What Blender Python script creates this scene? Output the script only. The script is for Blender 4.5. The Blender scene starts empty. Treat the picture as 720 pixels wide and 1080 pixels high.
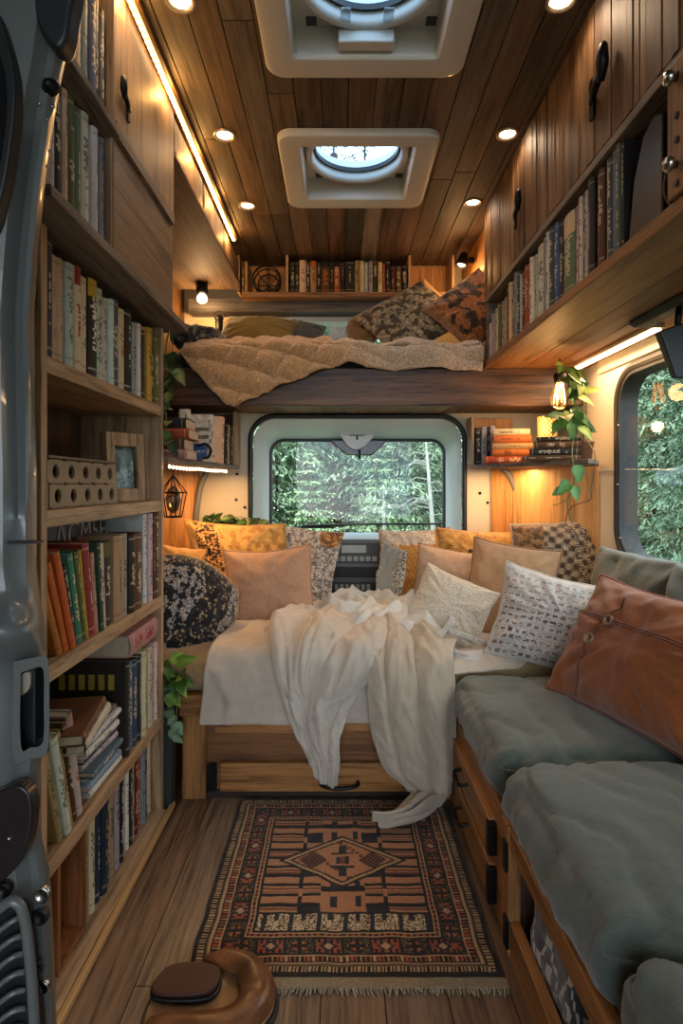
import bpy, math, random
from math import sin, cos, pi, radians as R, sqrt, exp, hypot
from mathutils import Vector as V, Matrix as M, noise as NZ, Euler
random.seed(7)
S = bpy.context.scene
C = S.collection
F, CX, CY, EYE = 620.0, 358.0, 511.0, 0.95
def P(px, py, Y):
    "the point of the van that lies Y metres ahead and was measured at px,py"
    return V(((px-CX)*Y/F, Y, EYE+(CY-py)*Y/F))
def lin(c): return c/12.92 if c <= .04045 else ((c+.055)/1.055)**2.4
def rgb(c):
    if isinstance(c, str):
        c = c.lstrip('#'); c = [int(c[i:i+2], 16)/255 for i in (0, 2, 4)]
    return tuple(lin(x) for x in c[:3])
def mixc(a, b, t): return tuple(a[i]*(1-t)+b[i]*t for i in range(3))
def lerp(a, b, t): return a+(b-a)*t
def sm(a, b, x):
    t = max(0, min(1, (x-a)/(b-a))); return t*t*(3-2*t)
def nz(x, y=0, z=0): return NZ.noise(V((x, y, z)))
def fbm(x, y=0, z=0, o=4): return NZ.fractal(V((x, y, z)), 1.0, 2.0, o)
def interp(tab, x):
    if x <= tab[0][0]: return tab[0][1]
    for (a, b), (c, d) in zip(tab, tab[1:]):
        if x <= c: return b+(d-b)*(x-a)/(c-a)
    return tab[-1][1]
def catmull(pts, n):
    "a smooth curve through the points, n samples"
    pts = [V(p) for p in pts]; k = len(pts)-1; out = []
    for i in range(n):
        t = i/(n-1)*k; j = min(int(t), k-1); f = t-j
        p0, p1, p2, p3 = pts[max(j-1, 0)], pts[j], pts[j+1], pts[min(j+2, k)]
        out.append(.5*((2*p1)+(p2-p0)*f+(2*p0-5*p1+4*p2-p3)*f*f+(3*p1-p0-3*p2+p3)*f**3))
    return out
# ---------------------------------------------------------------- objects
W = {}
def tag(o, label=None, cat=None, group=None, kind=None):
    if label: o['label'] = label
    if cat: o['category'] = cat
    if group: o['group'] = group
    if kind: o['kind'] = kind
    return o
def thing(name, label, cat, loc=(0, 0, 0), rot=None, group=None, kind=None, mat=None):
    o = bpy.data.objects.new(name, None); C.objects.link(o); o.empty_display_size = .05
    m = mat if mat is not None else M.Translation(V(loc)) @ (Euler(rot).to_matrix().to_4x4() if rot else M.Identity(4))
    o.matrix_world = m; W[o.name] = m.copy()
    return tag(o, label, cat, group, kind)
class MB:
    def __init__(s): s.v, s.f, s.m, s.c = [], [], [], []
    def face(s, idx, m=0, c=None): s.f.append(tuple(idx)); s.m.append(m); s.c.append(c)
    def box(s, x0, x1, y0, y1, z0, z1, m=0, c=None):
        b = len(s.v); x0, x1 = sorted((x0, x1)); y0, y1 = sorted((y0, y1)); z0, z1 = sorted((z0, z1))
        s.v += [V(p) for p in ((x0,y0,z0),(x1,y0,z0),(x1,y1,z0),(x0,y1,z0),(x0,y0,z1),(x1,y0,z1),(x1,y1,z1),(x0,y1,z1))]
        for q in ((0,3,2,1),(4,5,6,7),(0,1,5,4),(1,2,6,5),(2,3,7,6),(3,0,4,7)): s.face([b+i for i in q], m, c)
        return s
    def hull8(s, pts, m=0, c=None):
        "a box from 4 bottom points and 4 top points, counter-clockwise"
        b = len(s.v); s.v += [V(p) for p in pts]
        for q in ((0,3,2,1),(4,5,6,7),(0,1,5,4),(1,2,6,5),(2,3,7,6),(3,0,4,7)): s.face([b+i for i in q], m, c)
        return s
    def grid(s, rows, cu=False, cv=False, m=0, col=None, flip=False):
        b = len(s.v); nr, nc = len(rows), len(rows[0])
        for r in rows: s.v += [V(p) for p in r]
        for i in range(nr if cv else nr-1):
            for j in range(nc if cu else nc-1):
                i2, j2 = (i+1) % nr, (j+1) % nc
                q = [b+i*nc+j, b+i*nc+j2, b+i2*nc+j2, b+i2*nc+j]
                s.face(q[::-1] if flip else q, m(i, j) if callable(m) else m, col(i, j) if callable(col) else col)
        return s
    def tube(s, pts, r, n=8, caps=True, closed=False, m=0, c=None, flat=1.0):
        pts = [V(p) for p in pts]; k = len(pts); rows = []; up = V((0, 0, 1)); prev = None
        for i, p in enumerate(pts):
            a, d = (pts[(i-1) % k], pts[(i+1) % k]) if closed else (pts[max(i-1, 0)], pts[min(i+1, k-1)])
            t = (d-a).normalized() if (d-a).length > 1e-9 else V((0, 0, 1))
            x = (prev-t*prev.dot(t)) if prev is not None else t.cross(up if abs(t.z) < .95 else V((1, 0, 0)))
            if x.length < 1e-6: x = t.cross(V((1, 0, 0)))
            x.normalize(); prev = x; y = t.cross(x)
            rr = r[i] if isinstance(r, (list, tuple)) else (r(i/(k-1)) if callable(r) else r)
            rows.append([p+x*rr*cos(2*pi*j/n)+y*rr*flat*sin(2*pi*j/n) for j in range(n)])
        b = len(s.v); s.grid(rows, cu=True, cv=closed, m=m, col=c)
        if caps and not closed:
            s.face([b+j for j in range(n)][::-1], m, c); s.face([b+(k-1)*n+j for j in range(n)], m, c)
        return s
    def lathe(s, prof, n=24, at=(0, 0, 0), axis=(0, 0, 1), m=0, c=None, capped=True):
        ax = V(axis).normalized(); x = ax.orthogonal().normalized(); y = ax.cross(x); at = V(at)
        rows = [[at+ax*h+(x*cos(2*pi*j/n)+y*sin(2*pi*j/n))*r for j in range(n)] for r, h in prof]
        b = len(s.v); s.grid(rows, cu=True, m=m, col=c)
        if capped:
            if prof[0][0] > 1e-5: s.face([b+j for j in range(n)][::-1], m, c)
            if prof[-1][0] > 1e-5: s.face([b+(len(prof)-1)*n+j for j in range(n)], m, c)
        return s
    def prism(s, poly, fn0, fn1, m=0, c=None):
        "poly: list of 2d points; fn0 and fn1 put them on the two end planes"
        b = len(s.v); k = len(poly); s.v += [V(fn0(*p)) for p in poly]+[V(fn1(*p)) for p in poly]
        s.face([b+i for i in range(k)][::-1], m, c); s.face([b+k+i for i in range(k)], m, c)
        for i in range(k): s.face((b+i, b+(i+1) % k, b+k+(i+1) % k, b+k+i), m, c)
        return s
    def build(s, name, mats, parent=None, smooth=False, bevel=0, seg=2, subsurf=0, solid=0, local=False, weld=False, auto=None):
        me = bpy.data.meshes.new(name)
        inv = W[parent.name].inverted() if parent is not None and not local and parent.name in W else None
        me.from_pydata([tuple(inv @ p) if inv else tuple(p) for p in s.v], [], s.f)
        for mt in (mats if isinstance(mats, (list, tuple)) else [mats]): me.materials.append(mt)
        me.polygons.foreach_set('material_index', s.m)
        if any(x is not None for x in s.c):
            at = me.color_attributes.new('Col', 'FLOAT_COLOR', 'CORNER'); buf = []
            for f, x in zip(s.f, s.c):
                x = x or (.5, .5, .5); x = tuple(x)+((0,) if len(x) == 3 else ()); buf += list(x)*len(f)
            at.data.foreach_set('color', buf)
        import bmesh
        bm = bmesh.new(); bm.from_mesh(me)
        if weld: bmesh.ops.remove_doubles(bm, verts=bm.verts, dist=1e-5)
        bmesh.ops.recalc_face_normals(bm, faces=bm.faces); bm.to_mesh(me); bm.free()
        if smooth: me.polygons.foreach_set('use_smooth', [True]*len(me.polygons))
        o = bpy.data.objects.new(name, me); C.objects.link(o); o.parent = parent
        W[o.name] = (W[parent.name].copy() if parent is not None and parent.name in W else M.Identity(4))
        if solid:
            md = o.modifiers.new('s', 'SOLIDIFY'); md.thickness = solid; md.offset = 0
        if bevel:
            md = o.modifiers.new('b', 'BEVEL'); md.width = bevel; md.segments = seg; md.limit_method = 'ANGLE'; md.angle_limit = R(40)
            if not smooth:
                me.polygons.foreach_set('use_smooth', [True]*len(me.polygons)); md.harden_normals = True
        if subsurf:
            md = o.modifiers.new('ss', 'SUBSURF'); md.levels = md.render_levels = subsurf
        if auto:
            me.set_sharp_from_angle(angle=R(auto)); me.polygons.foreach_set('use_smooth', [True]*len(me.polygons))
        return o
def struct(o, label=None): return tag(o, label, None, None, 'structure')
def place(o, parent): o.parent = parent; return o
def copy_tree(o, parent=None):
    c = o.copy(); C.objects.link(c); c.parent = parent
    for ch in list(o.children): copy_tree(ch, c)
    return c
# ---------------------------------------------------------------- materials
MATS = {}
def newmat(name):
    m = bpy.data.materials.new(name); m.use_nodes = True; nt = m.node_tree
    b = nt.nodes['Principled BSDF']; return m, nt, b
def nd(nt, typ, **kw):
    n = nt.nodes.new(typ)
    for k, v in kw.items():
        if k.startswith('i_'):
            key = k[2:].replace('_', ' '); n.inputs[key].default_value = v
        else: setattr(n, k, v)
    return n
def plain(name, col, rough=.5, metal=0, emit=None, es=0, bump=0, bscale=200, var=0, vscale=8, alpha=1, coat=0, trans=0, sheen=0):
    m, nt, b = newmat(name); c = rgb(col); L = nt.links.new
    b.inputs['Base Color'].default_value = (*c, 1); b.inputs['Roughness'].default_value = rough
    b.inputs['Metallic'].default_value = metal; b.inputs['Coat Weight'].default_value = coat
    b.inputs['Transmission Weight'].default_value = trans; b.inputs['Sheen Weight'].default_value = sheen
    if emit is not None:
        b.inputs['Emission Color'].default_value = (*rgb(emit), 1); b.inputs['Emission Strength'].default_value = es
    tc = nd(nt, 'ShaderNodeTexCoord')
    if var:
        n = nd(nt, 'ShaderNodeTexNoise', i_Scale=vscale, i_Detail=5.0); L(tc.outputs['Object'], n.inputs['Vector'])
        r = nd(nt, 'ShaderNodeValToRGB'); e = r.color_ramp.elements
        e[0].position, e[1].position = .3, .7
        e[0].color = (*[x*(1-var) for x in c], 1); e[1].color = (*[min(1, x*(1+var)) for x in c], 1)
        L(n.outputs['Fac'], r.inputs['Fac']); L(r.outputs['Color'], b.inputs['Base Color'])
    if bump:
        n = nd(nt, 'ShaderNodeTexNoise', i_Scale=bscale, i_Detail=3.0); L(tc.outputs['Object'], n.inputs['Vector'])
        bp = nd(nt, 'ShaderNodeBump', i_Strength=bump, i_Distance=.002); L(n.outputs['Fac'], bp.inputs['Height']); L(bp.outputs['Normal'], b.inputs['Normal'])
    MATS[name] = m; return m
def wood(name, dark, light, axis='Y', scale=1.0, rough=.55, tint=False, knots=.5, bump=.25, saw=0):
    "streaky grain along an axis, knots, optional tint per board from the attribute Col (alpha shifts the grain)"
    m, nt, b = newmat(name); L = nt.links.new
    tc = nd(nt, 'ShaderNodeTexCoord'); mp = nd(nt, 'ShaderNodeMapping')
    sc = {'X': (.06, 1, 1), 'Y': (1, .06, 1), 'Z': (1, 1, .06)}[axis]
    mp.inputs['Scale'].default_value = [x*30*scale for x in sc]; L(tc.outputs['Object'], mp.inputs['Vector'])
    n1 = nd(nt, 'ShaderNodeTexNoise', noise_dimensions='4D', i_Scale=1.0, i_Detail=6.0, i_Roughness=.62, i_Distortion=.9)
    n2 = nd(nt, 'ShaderNodeTexNoise', noise_dimensions='4D', i_Scale=5.5, i_Detail=4.0, i_Roughness=.7, i_Distortion=.2)
    for n in (n1, n2): L(mp.outputs['Vector'], n.inputs['Vector'])
    mx = nd(nt, 'ShaderNodeMix', data_type='FLOAT'); mx.inputs[0].default_value = .42
    L(n1.outputs['Fac'], mx.inputs[2]); L(n2.outputs['Fac'], mx.inputs[3])
    rp = nd(nt, 'ShaderNodeValToRGB'); e = rp.color_ramp.elements
    d, l = rgb(dark), rgb(light)
    e[0].position, e[1].position = .40, .60; e[0].color, e[1].color = (*[x*.62 for x in d], 1), (*[x*1.05 for x in l], 1)
    e2 = rp.color_ramp.elements.new(.5); e2.color = (*[(a*.45+b_*.55) for a, b_ in zip(d, l)], 1)
    L(mx.outputs[0], rp.inputs['Fac']); out = rp.outputs['Color']
    if knots:
        mk = nd(nt, 'ShaderNodeMapping'); ks = {'X': (.3, 1, 1), 'Y': (1, .3, 1), 'Z': (1, 1, .3)}[axis]
        mk.inputs['Scale'].default_value = [x*7*scale for x in ks]; L(tc.outputs['Object'], mk.inputs['Vector'])
        vo = nd(nt, 'ShaderNodeTexVoronoi', voronoi_dimensions='4D', i_Scale=1.0); L(mk.outputs['Vector'], vo.inputs['Vector'])
        kr = nd(nt, 'ShaderNodeValToRGB'); ke = kr.color_ramp.elements
        ke[0].position, ke[1].position = .05, .2; ke[0].color, ke[1].color = (1-knots*.85,)*3+(1,), (1, 1, 1, 1)
        L(vo.outputs['Distance'], kr.inputs['Fac'])
        mu = nd(nt, 'ShaderNodeMix', data_type='RGBA', blend_type='MULTIPLY'); mu.inputs[0].default_value = 1
        L(out, mu.inputs[6]); L(kr.outputs['Color'], mu.inputs[7]); out = mu.outputs[2]
    if tint:
        at = nd(nt, 'ShaderNodeAttribute', attribute_name='Col')
        mu = nd(nt, 'ShaderNodeMix', data_type='RGBA', blend_type='MULTIPLY'); mu.inputs[0].default_value = 1
        L(out, mu.inputs[6]); L(at.outputs['Color'], mu.inputs[7]); out = mu.outputs[2]
        ml = nd(nt, 'ShaderNodeMath', operation='MULTIPLY'); ml.inputs[1].default_value = 60; L(at.outputs['Alpha'], ml.inputs[0])
        for n in (n1, n2): L(ml.outputs[0], n.inputs['W'])
        if knots: L(ml.outputs[0], vo.inputs['W'])
    L(out, b.inputs['Base Color'])
    hgt = mx.outputs[0]
    if saw:
        wv = nd(nt, 'ShaderNodeTexNoise', i_Scale=1.0, i_Detail=2.0); ms = nd(nt, 'ShaderNodeMapping')
        s2 = {'X': (160, 3, 3), 'Y': (3, 160, 3), 'Z': (3, 3, 160)}[axis]
        ms.inputs['Scale'].default_value = s2; L(tc.outputs['Object'], ms.inputs['Vector']); L(ms.outputs['Vector'], wv.inputs['Vector'])
        ad = nd(nt, 'ShaderNodeMath', operation='MULTIPLY_ADD'); ad.inputs[1].default_value = saw; L(wv.outputs['Fac'], ad.inputs[0]); L(hgt, ad.inputs[2]); hgt = ad.outputs[0]
    bp = nd(nt, 'ShaderNodeBump', i_Strength=bump, i_Distance=.004); L(hgt, bp.inputs['Height']); L(bp.outputs['Normal'], b.inputs['Normal'])
    b.inputs['Roughness'].default_value = rough; b.inputs['Specular IOR Level'].default_value = .4
    MATS[name] = m; return m
def colmat(name, rough=.8, bump=.3, bscale=300, var=.15, vscale=60, sheen=0, bd=.002, spec=.3, weave=0):
    "surface whose dye is the attribute Col"
    m, nt, b = newmat(name); L = nt.links.new
    tc = nd(nt, 'ShaderNodeTexCoord'); at = nd(nt, 'ShaderNodeAttribute', attribute_name='Col')
    n = nd(nt, 'ShaderNodeTexNoise', i_Scale=vscale, i_Detail=5.0); L(tc.outputs['Object'], n.inputs['Vector'])
    r = nd(nt, 'ShaderNodeMapRange'); r.inputs[1].default_value = .3; r.inputs[2].default_value = .7
    r.inputs[3].default_value = 1-var; r.inputs[4].default_value = 1+var; L(n.outputs['Fac'], r.inputs[0])
    mu = nd(nt, 'ShaderNodeVectorMath', operation='SCALE'); L(at.outputs['Color'], mu.inputs[0]); L(r.outputs[0], mu.inputs['Scale'])
    L(mu.outputs['Vector'], b.inputs['Base Color'])
    h = nd(nt, 'ShaderNodeTexNoise', i_Scale=bscale, i_Detail=3.0); L(tc.outputs['Object'], h.inputs['Vector']); hg = h.outputs['Fac']
    if weave:
        sx = nd(nt, 'ShaderNodeSeparateXYZ'); L(tc.outputs['Object'], sx.inputs[0]); prev = None
        for ax in 'XYZ':
            k = nd(nt, 'ShaderNodeMath', operation='MULTIPLY'); k.inputs[1].default_value = weave; L(sx.outputs[ax], k.inputs[0])
            q = nd(nt, 'ShaderNodeMath', operation='SINE'); L(k.outputs[0], q.inputs[0])
            if prev is None: prev = q.outputs[0]
            else:
                a = nd(nt, 'ShaderNodeMath', operation='ADD'); L(prev, a.inputs[0]); L(q.outputs[0], a.inputs[1]); prev = a.outputs[0]
        a = nd(nt, 'ShaderNodeMath', operation='MULTIPLY_ADD'); a.inputs[1].default_value = .12; L(prev, a.inputs[0]); L(hg, a.inputs[2]); hg = a.outputs[0]
    bp = nd(nt, 'ShaderNodeBump', i_Strength=bump, i_Distance=bd); L(hg, bp.inputs['Height']); L(bp.outputs['Normal'], b.inputs['Normal'])
    b.inputs['Roughness'].default_value = rough; b.inputs['Sheen Weight'].default_value = sheen; b.inputs['Specular IOR Level'].default_value = spec
    MATS[name] = m; return m
def glassmat(name, tint='#ffffff', refl=.08):
    m, nt, b = newmat(name); nt.nodes.remove(b); L = nt.links.new
    t = nd(nt, 'ShaderNodeBsdfTransparent'); t.inputs[0].default_value = (*rgb(tint), 1)
    g = nd(nt, 'ShaderNodeBsdfGlossy'); g.inputs['Roughness'].default_value = .02
    lw = nd(nt, 'ShaderNodeLayerWeight', i_Blend=.5); pw = nd(nt, 'ShaderNodeMath', operation='POWER'); pw.inputs[1].default_value = 5; L(lw.outputs['Facing'], pw.inputs[0])
    fr = nd(nt, 'ShaderNodeMath', operation='MULTIPLY_ADD'); fr.inputs[1].default_value = .35; fr.inputs[2].default_value = refl*.3; L(pw.outputs[0], fr.inputs[0]); mx = nd(nt, 'ShaderNodeMixShader')
    L(fr.outputs[0], mx.inputs[0]); L(t.outputs[0], mx.inputs[1]); L(g.outputs[0], mx.inputs[2])
    L(mx.outputs[0], nt.nodes['Material Output'].inputs[0]); MATS[name] = m; return m
def emitmat(name, col, s):
    m, nt, b = newmat(name); b.inputs['Base Color'].default_value = (*rgb(col), 1)
    b.inputs['Emission Color'].default_value = (*rgb(col), 1); b.inputs['Emission Strength'].default_value = s; MATS[name] = m; return m
oak = wood('oak', '#866a4e', '#bb9a76', 'Y', 1.0, .5)
oakz = wood('oak_upright', '#866a4e', '#bb9a76', 'Z', 1.0, .5)
oakx = wood('oak_cross', '#82603f', '#ab855c', 'X', 1.0, .5)
amber = wood('amber_pine', '#a06a34', '#c98f52', 'Z', .8, .5)
ambery = wood('amber_pine_long', '#9a6a3c', '#c08c57', 'Y', .8, .5)
greyoak = wood('weathered_oak', '#574b42', '#85786c', 'Y', .9, .6)
darkpine = wood('smoked_pine', '#3a271b', '#5e4330', 'Z', .8, .65)
doorwood = wood('door_pine', '#675141', '#957a60', 'Z', .9, .55)
beamwood = wood('beam', '#33211a', '#70503a', 'X', .8, .42, knots=.75)
ceilwood = wood('ceiling_boards', '#6c645c', '#a19a90', 'Y', .8, .6, tint=True, knots=.8, saw=.15)
floorwood = wood('floor_boards', '#6a5f57', '#aca198', 'Y', .75, .42, tint=True, knots=.75)
ribwood = wood('ribbed_boards', '#715b46', '#a58a6e', 'Z', 1.1, .55, tint=True, knots=.4)
cream = plain('cream_paint', '#cfc2a4', .4, var=.05, vscale=3)
offwhite = plain('off_white_panel', '#c9c4b8', .38, var=.04, vscale=4)
whiteplastic = plain('white_plastic', '#d6d6d2', .3)
moldgrey = plain('moulded_grey', '#d3d8d8', .35)
blackrubber = plain('black_rubber', '#17181a', .45)
blackiron = plain('black_iron', '#191716', .4, .6, bump=.2, bscale=90)
steel = plain('steel', '#b9b7b2', .25, 1)
darkplastic = plain('dark_plastic', '#24272a', .4)
dashgrey = plain('dash_grey', '#6d7a80', .5)
dashdark = plain('dash_dark', '#2b3034', .45)
paper = plain('paper', '#c8b99c', .9, bump=.6, bscale=400, var=.1, vscale=60)
bookcloth = colmat('book_cloth', .55, .15, 500, .12, 30)
fabric = colmat('woven_fabric', .9, .35, 420, .1, 90, .3, weave=1500)
fluffy = colmat('fluffy_fabric', 1, 1.0, 170, .3, 130, .5, .008, .1)
linen = colmat('linen', .92, .3, 260, .07, 40, .25, weave=2200)
rugmat = colmat('rug_pile', .95, .8, 420, .3, 260, .2, .003, .1)
leafmat = colmat('leaf', .45, .2, 60, .2, 40, spec=.5)
needlemat = colmat('needles', .7, .1, 60, .3, 6)
leather = plain('brown_leather', '#6a4326', .33, var=.45, vscale=22, bump=.25, bscale=160)
leatherdark = plain('oxblood_leather', '#3c1b14', .55, var=.2, vscale=20, bump=.15, bscale=160)
glass = glassmat('window_glass', '#f4f8f6')
skyglass = glassmat('skylight_glass', '#9fbcd2')
warm_strip = emitmat('strip_glow', '#ffc678', 3.2)
warm_lamp = emitmat('lamp_glow', '#ffdcae', 14)
bulb_glow = emitmat('filament_glow', '#ffc070', 14)
vanpaint = plain('van_door_grey', '#5d615f', .3, coat=.25, bump=.04, bscale=300)
# ---------------------------------------------------------------- camera, sky
cam = bpy.data.cameras.new('camera'); co = bpy.data.objects.new('camera', cam); C.objects.link(co)
co.location = (0, 0, EYE); co.rotation_euler = (R(90), 0, 0)
cam.sensor_fit = 'VERTICAL'; cam.sensor_height = 36; cam.lens = F*36/1080
cam.shift_x = (360-CX)/1080; cam.shift_y = (CY-540)/1080; cam.clip_start = .02; cam.clip_end = 200
S.camera = co
w = bpy.data.worlds.new('sky'); S.world = w; w.use_nodes = True; nt = w.node_tree; L = nt.links.new
bg = nt.nodes['Background']; tc = nd(nt, 'ShaderNodeTexCoord')
n = nd(nt, 'ShaderNodeTexNoise', i_Scale=5.0, i_Detail=6.0, i_Roughness=.6); L(tc.outputs['Generated'], n.inputs['Vector'])
rp = nd(nt, 'ShaderNodeValToRGB'); e = rp.color_ramp.elements
e[0].position, e[1].position = .4, .6; e[0].color = (.42, .55, .72, 1); e[1].color = (.95, .98, 1.0, 1)
L(n.outputs['Fac'], rp.inputs['Fac']); L(rp.outputs['Color'], bg.inputs['Color']); bg.inputs['Strength'].default_value = 7.5
vs = S.view_settings; vs.view_transform = 'Standard'; vs.look = 'None'; vs.gamma = 1; vs.use_curve_mapping = False; vs.exposure = -0.25
S.cycles.use_denoising = True; S.cycles.max_bounces = 8; S.cycles.transparent_max_bounces = 12
S.cycles.sample_clamp_indirect = 4
def lamp(name, typ, loc, power, col, size=.05, rot=None, **kw):
    d = bpy.data.lights.new(name, typ); o = bpy.data.objects.new(name, d); C.objects.link(o); o.location = loc
    d.energy = power; d.color = rgb(col)
    if typ == 'AREA': d.size = size
    else: d.shadow_soft_size = size
    for k, v in kw.items(): setattr(d, k, v)
    if rot: o.rotation_euler = rot
    return o
# ================================================================ the van's shell
ZC = 2.02
def rrect(x0, x1, z0, z1, r, n=8):
    "rounded rectangle, counter-clockwise"
    out = []
    for cx, cz, a in ((x1-r, z1-r, 0), (x0+r, z1-r, 90), (x0+r, z0+r, 180), (x1-r, z0+r, 270)):
        out += [(cx+r*cos(R(a+90*i/n)), cz+r*sin(R(a+90*i/n))) for i in range(n+1)]
    return out
def rect_round(pts, x0, x1, z0, z1):
    "each point of a loop pushed out on to the rectangle around it"
    cx, cz = (x0+x1)/2, (z0+z1)/2; out = []
    n = len(pts)//4
    for i, (x, z) in enumerate(pts):
        q, k = divmod(i, n); t = k/(n-1)
        a, b = [((x1, (z0+z1)/2), (cx, z1)), ((cx, z1), (x0, cz)), ((x0, cz), (cx, z0)), ((cx, z0), (x1, cz))][q]
        corner = [(x1, z1), (x0, z1), (x0, z0), (x1, z0)][q]
        p0 = (x1, pts[q*n][1]) if q in (0,) else None
        m = n//2
        def edge(pt, first):
            return [((x1, pt[1]) if first else (pt[0], z1)), ((pt[0], z1) if first else (x0, pt[1])), ((x0, pt[1]) if first else (pt[0], z0)), ((pt[0], z0) if first else (x1, pt[1]))][q]
        out.append(corner if k == m else edge((x, z), k < m))
    return out
def ringplate(mb, inner, outer, f0, f1, m=0):
    "a plate with a hole, between two planes"
    k = len(inner); b = len(mb.v)
    mb.v += [V(f0(*p)) for p in inner]+[V(f0(*p)) for p in outer]+[V(f1(*p)) for p in inner]+[V(f1(*p)) for p in outer]
    for i in range(k):
        j = (i+1) % k
        mb.face((b+i, b+k+i, b+k+j, b+j), m); mb.face((b+2*k+i, b+2*k+j, b+3*k+j, b+3*k+i), m)
        mb.face((b+i, b+j, b+2*k+j, b+2*k+i), m); mb.face((b+k+i, b+3*k+i, b+3*k+j, b+k+j), m)
    return mb
# floor
mb = MB(); rf = random.Random(3); x = -.86
FL = ['#d8c4ae', '#b79f8c', '#c9ae93', '#a8988c', '#e0cdb8', '#bfa896', '#b3937a']
while x < 1.05:
    wd = .118; y = -1.9-rf.random()*.6
    while y < 2.95:
        ln = .55+rf.random()*.6; c = rgb(rf.choice(FL))
        mb.box(x, x+wd-.0012, max(y, -1.9), min(y+ln-.0012, 2.95), -.02, 0, 0, (*c, rf.random())); y += ln
    x += wd
mb.box(-.86, 1.06, -1.9, 2.95, -.04, -.004, 1)
struct(mb.build('floor', [floorwood, plain('subfloor', '#2a2018', .8)], bevel=.0012, seg=1))
# ceiling: narrow mixed boards, two openings
OX0, OX1 = -.123, .247; OPEN = [(1.09, 1.45), (1.83, 2.165)]
mb = MB(); rc = random.Random(11); bw = .074
CT = ['#8a7260', '#7b6a5c', '#9a7c60', '#857a70', '#6e5c50', '#a5876a', '#918476', '#74604f', '#94755a']
ACC = {0: '#7e6a58', 1: '#8b6a50', 2: '#6d5d52', 3: '#a79a8c', 4: '#77655a'}
for i in range(-6, 11):
    x0 = OX0+i*bw; x1 = x0+bw-.0015
    if x0 > .60: continue
    if 0 <= i < 5: segs = [(-1.9, OPEN[0][0]), (OPEN[0][1], OPEN[1][0]), (OPEN[1][1], 2.88)]
    else:
        a = -1.9; segs = []; 
        while a < 2.88:
            l = .9+rc.random()*1.1; segs.append((a, min(2.88, a+l))); a += l
    for k, (a, b_) in enumerate(segs):
        c = rgb(rc.choice(CT)); 
        if 0 <= i < 5 and k == 2: c = rgb(['#7b6657', '#9a6d4c', '#5d5148', '#b3a79b', '#8b6f5a'][i])
        if 0 <= i < 5 and k == 1: c = rgb(['#7d6755', '#75604f', '#8a7058', '#9a8470', '#7d6a5c'][i])
        mb.box(x0, x1, a, b_-.0015, ZC, ZC+.012, 0, (*[lerp(q, sum(c)/3, .35)*2.0 for q in c], rc.random()))
for a in ((-.80, OX0, -1.9, 2.9), (OX1, 1.0, -1.9, 2.9), (OX0, OX1, -1.9, 1.09), (OX0, OX1, 1.45, 1.83), (OX0, OX1, 2.165, 2.9)):
    mb.box(*a, ZC+.013, ZC+.03, 1)
struct(mb.build('ceiling', [ceilwood, MATS['subfloor']], bevel=.002, seg=1))
# skylights
def skylight(cx, y0, y1, oy0, oy1, label, strap):
    t = thing('skylight', label, 'skylight', (cx, (y0+y1)/2, ZC), group=None)
    hx = .25; ihx = .178; r = .172; cy = oy1-.032-r
    inn = rrect(cx-ihx+.002, cx+ihx-.002, oy0+.003, oy1-.003, .012); out = rrect(cx-hx, cx+hx, y0, y1, .045)
    mb = MB(); prof = [(0, ZC), (0, ZC-.014), (.004, ZC-.021), (.012, ZC-.024)]
    rows = []
    cyy = (y0+y1)/2
    for ins, z in prof: rows.append([(cx+(px-cx)*(1-ins/hx), cyy+(py-cyy)*(1-ins/hx), z) for px, py in out])
    for ins, z in ((.006, ZC-.020), (0, ZC-.010), (0, ZC+.062)): rows.append([(cx+(px-cx)*(1+ins/ihx), cyy+(py-cyy)*(1+ins/ihx), z) for px, py in inn])
    mb.grid(rows, cu=True); mb.build('frame', whiteplastic, t, auto=35)
    mb = MB(); n = len(inn); circ = [(cx+r*.97*cos(2*pi*(i+.0)/n+R(0)), cy+r*.97*sin(2*pi*i/n)) for i in range(n)]
    sq = []
    for i in range(n):
        a = 2*pi*i/n; k = 1/max(abs(cos(a))/(ihx+.03), abs(sin(a))/(r+.06)); sq.append((cx+k*cos(a), cy+k*sin(a)))
    ringplate(mb, circ, sq, lambda x, y: (x, y, ZC+.058), lambda x, y: (x, y, ZC+.064)); mb.build('top_plate', whiteplastic, t)
    MB().lathe([(r*.98, .06), (r, .035), (r*.985, .022), (r*.94, .016), (r*.88, .018), (r*.855, .03), (r*.85, .09), (r*.98, .09), (r*.98, .06)], 48, (cx, cy, ZC), capped=False).build('ring', whiteplastic, t, smooth=True)
    MB().lathe([(r*.85, .05), (r*.80, .048), (r*.80, .062), (r*.85, .062)], 48, (cx, cy, ZC), capped=False).build('seal', blackrubber, t, auto=35)
    MB().lathe([(0.0001, .085), (r*.4, .082), (r*.75, .07), (r*.83, .055)], 48, (cx, cy, ZC), capped=False).build('dome', skyglass, t, smooth=True)
    for sx in (-1, 1):
        mb = MB(); gx = cx+sx*(ihx-.032)
        mb.box(gx+.0, gx+.026, oy1-.034, oy1-.006, ZC+.0565, ZC+.0578)
        for k in range(0): pass
        pass
        mb.build('corner_grille', plain('grille_grey', '#4a4d4f', .6), t)
    if strap:
        MB().box(cx-.068, cx+.068, oy1-.045, oy1-.012, ZC-.012, ZC+.022).build('catch', whiteplastic, t, bevel=.005)
        for sx in (-1, 1):
            MB().box(cx+sx*.05-.012, cx+sx*.05+.012, oy1-.10, oy1-.016, ZC+.022, ZC+.027).build('catch_arm', plain('clear_plastic', '#cfd8de', .1, trans=.8), t, bevel=.002)
    return t
skylight(.064, 1.02, 1.52, OPEN[0][0], OPEN[0][1], 'white square roof skylight with a catch bar, nearer of the two ceiling skylights', True)
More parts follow.
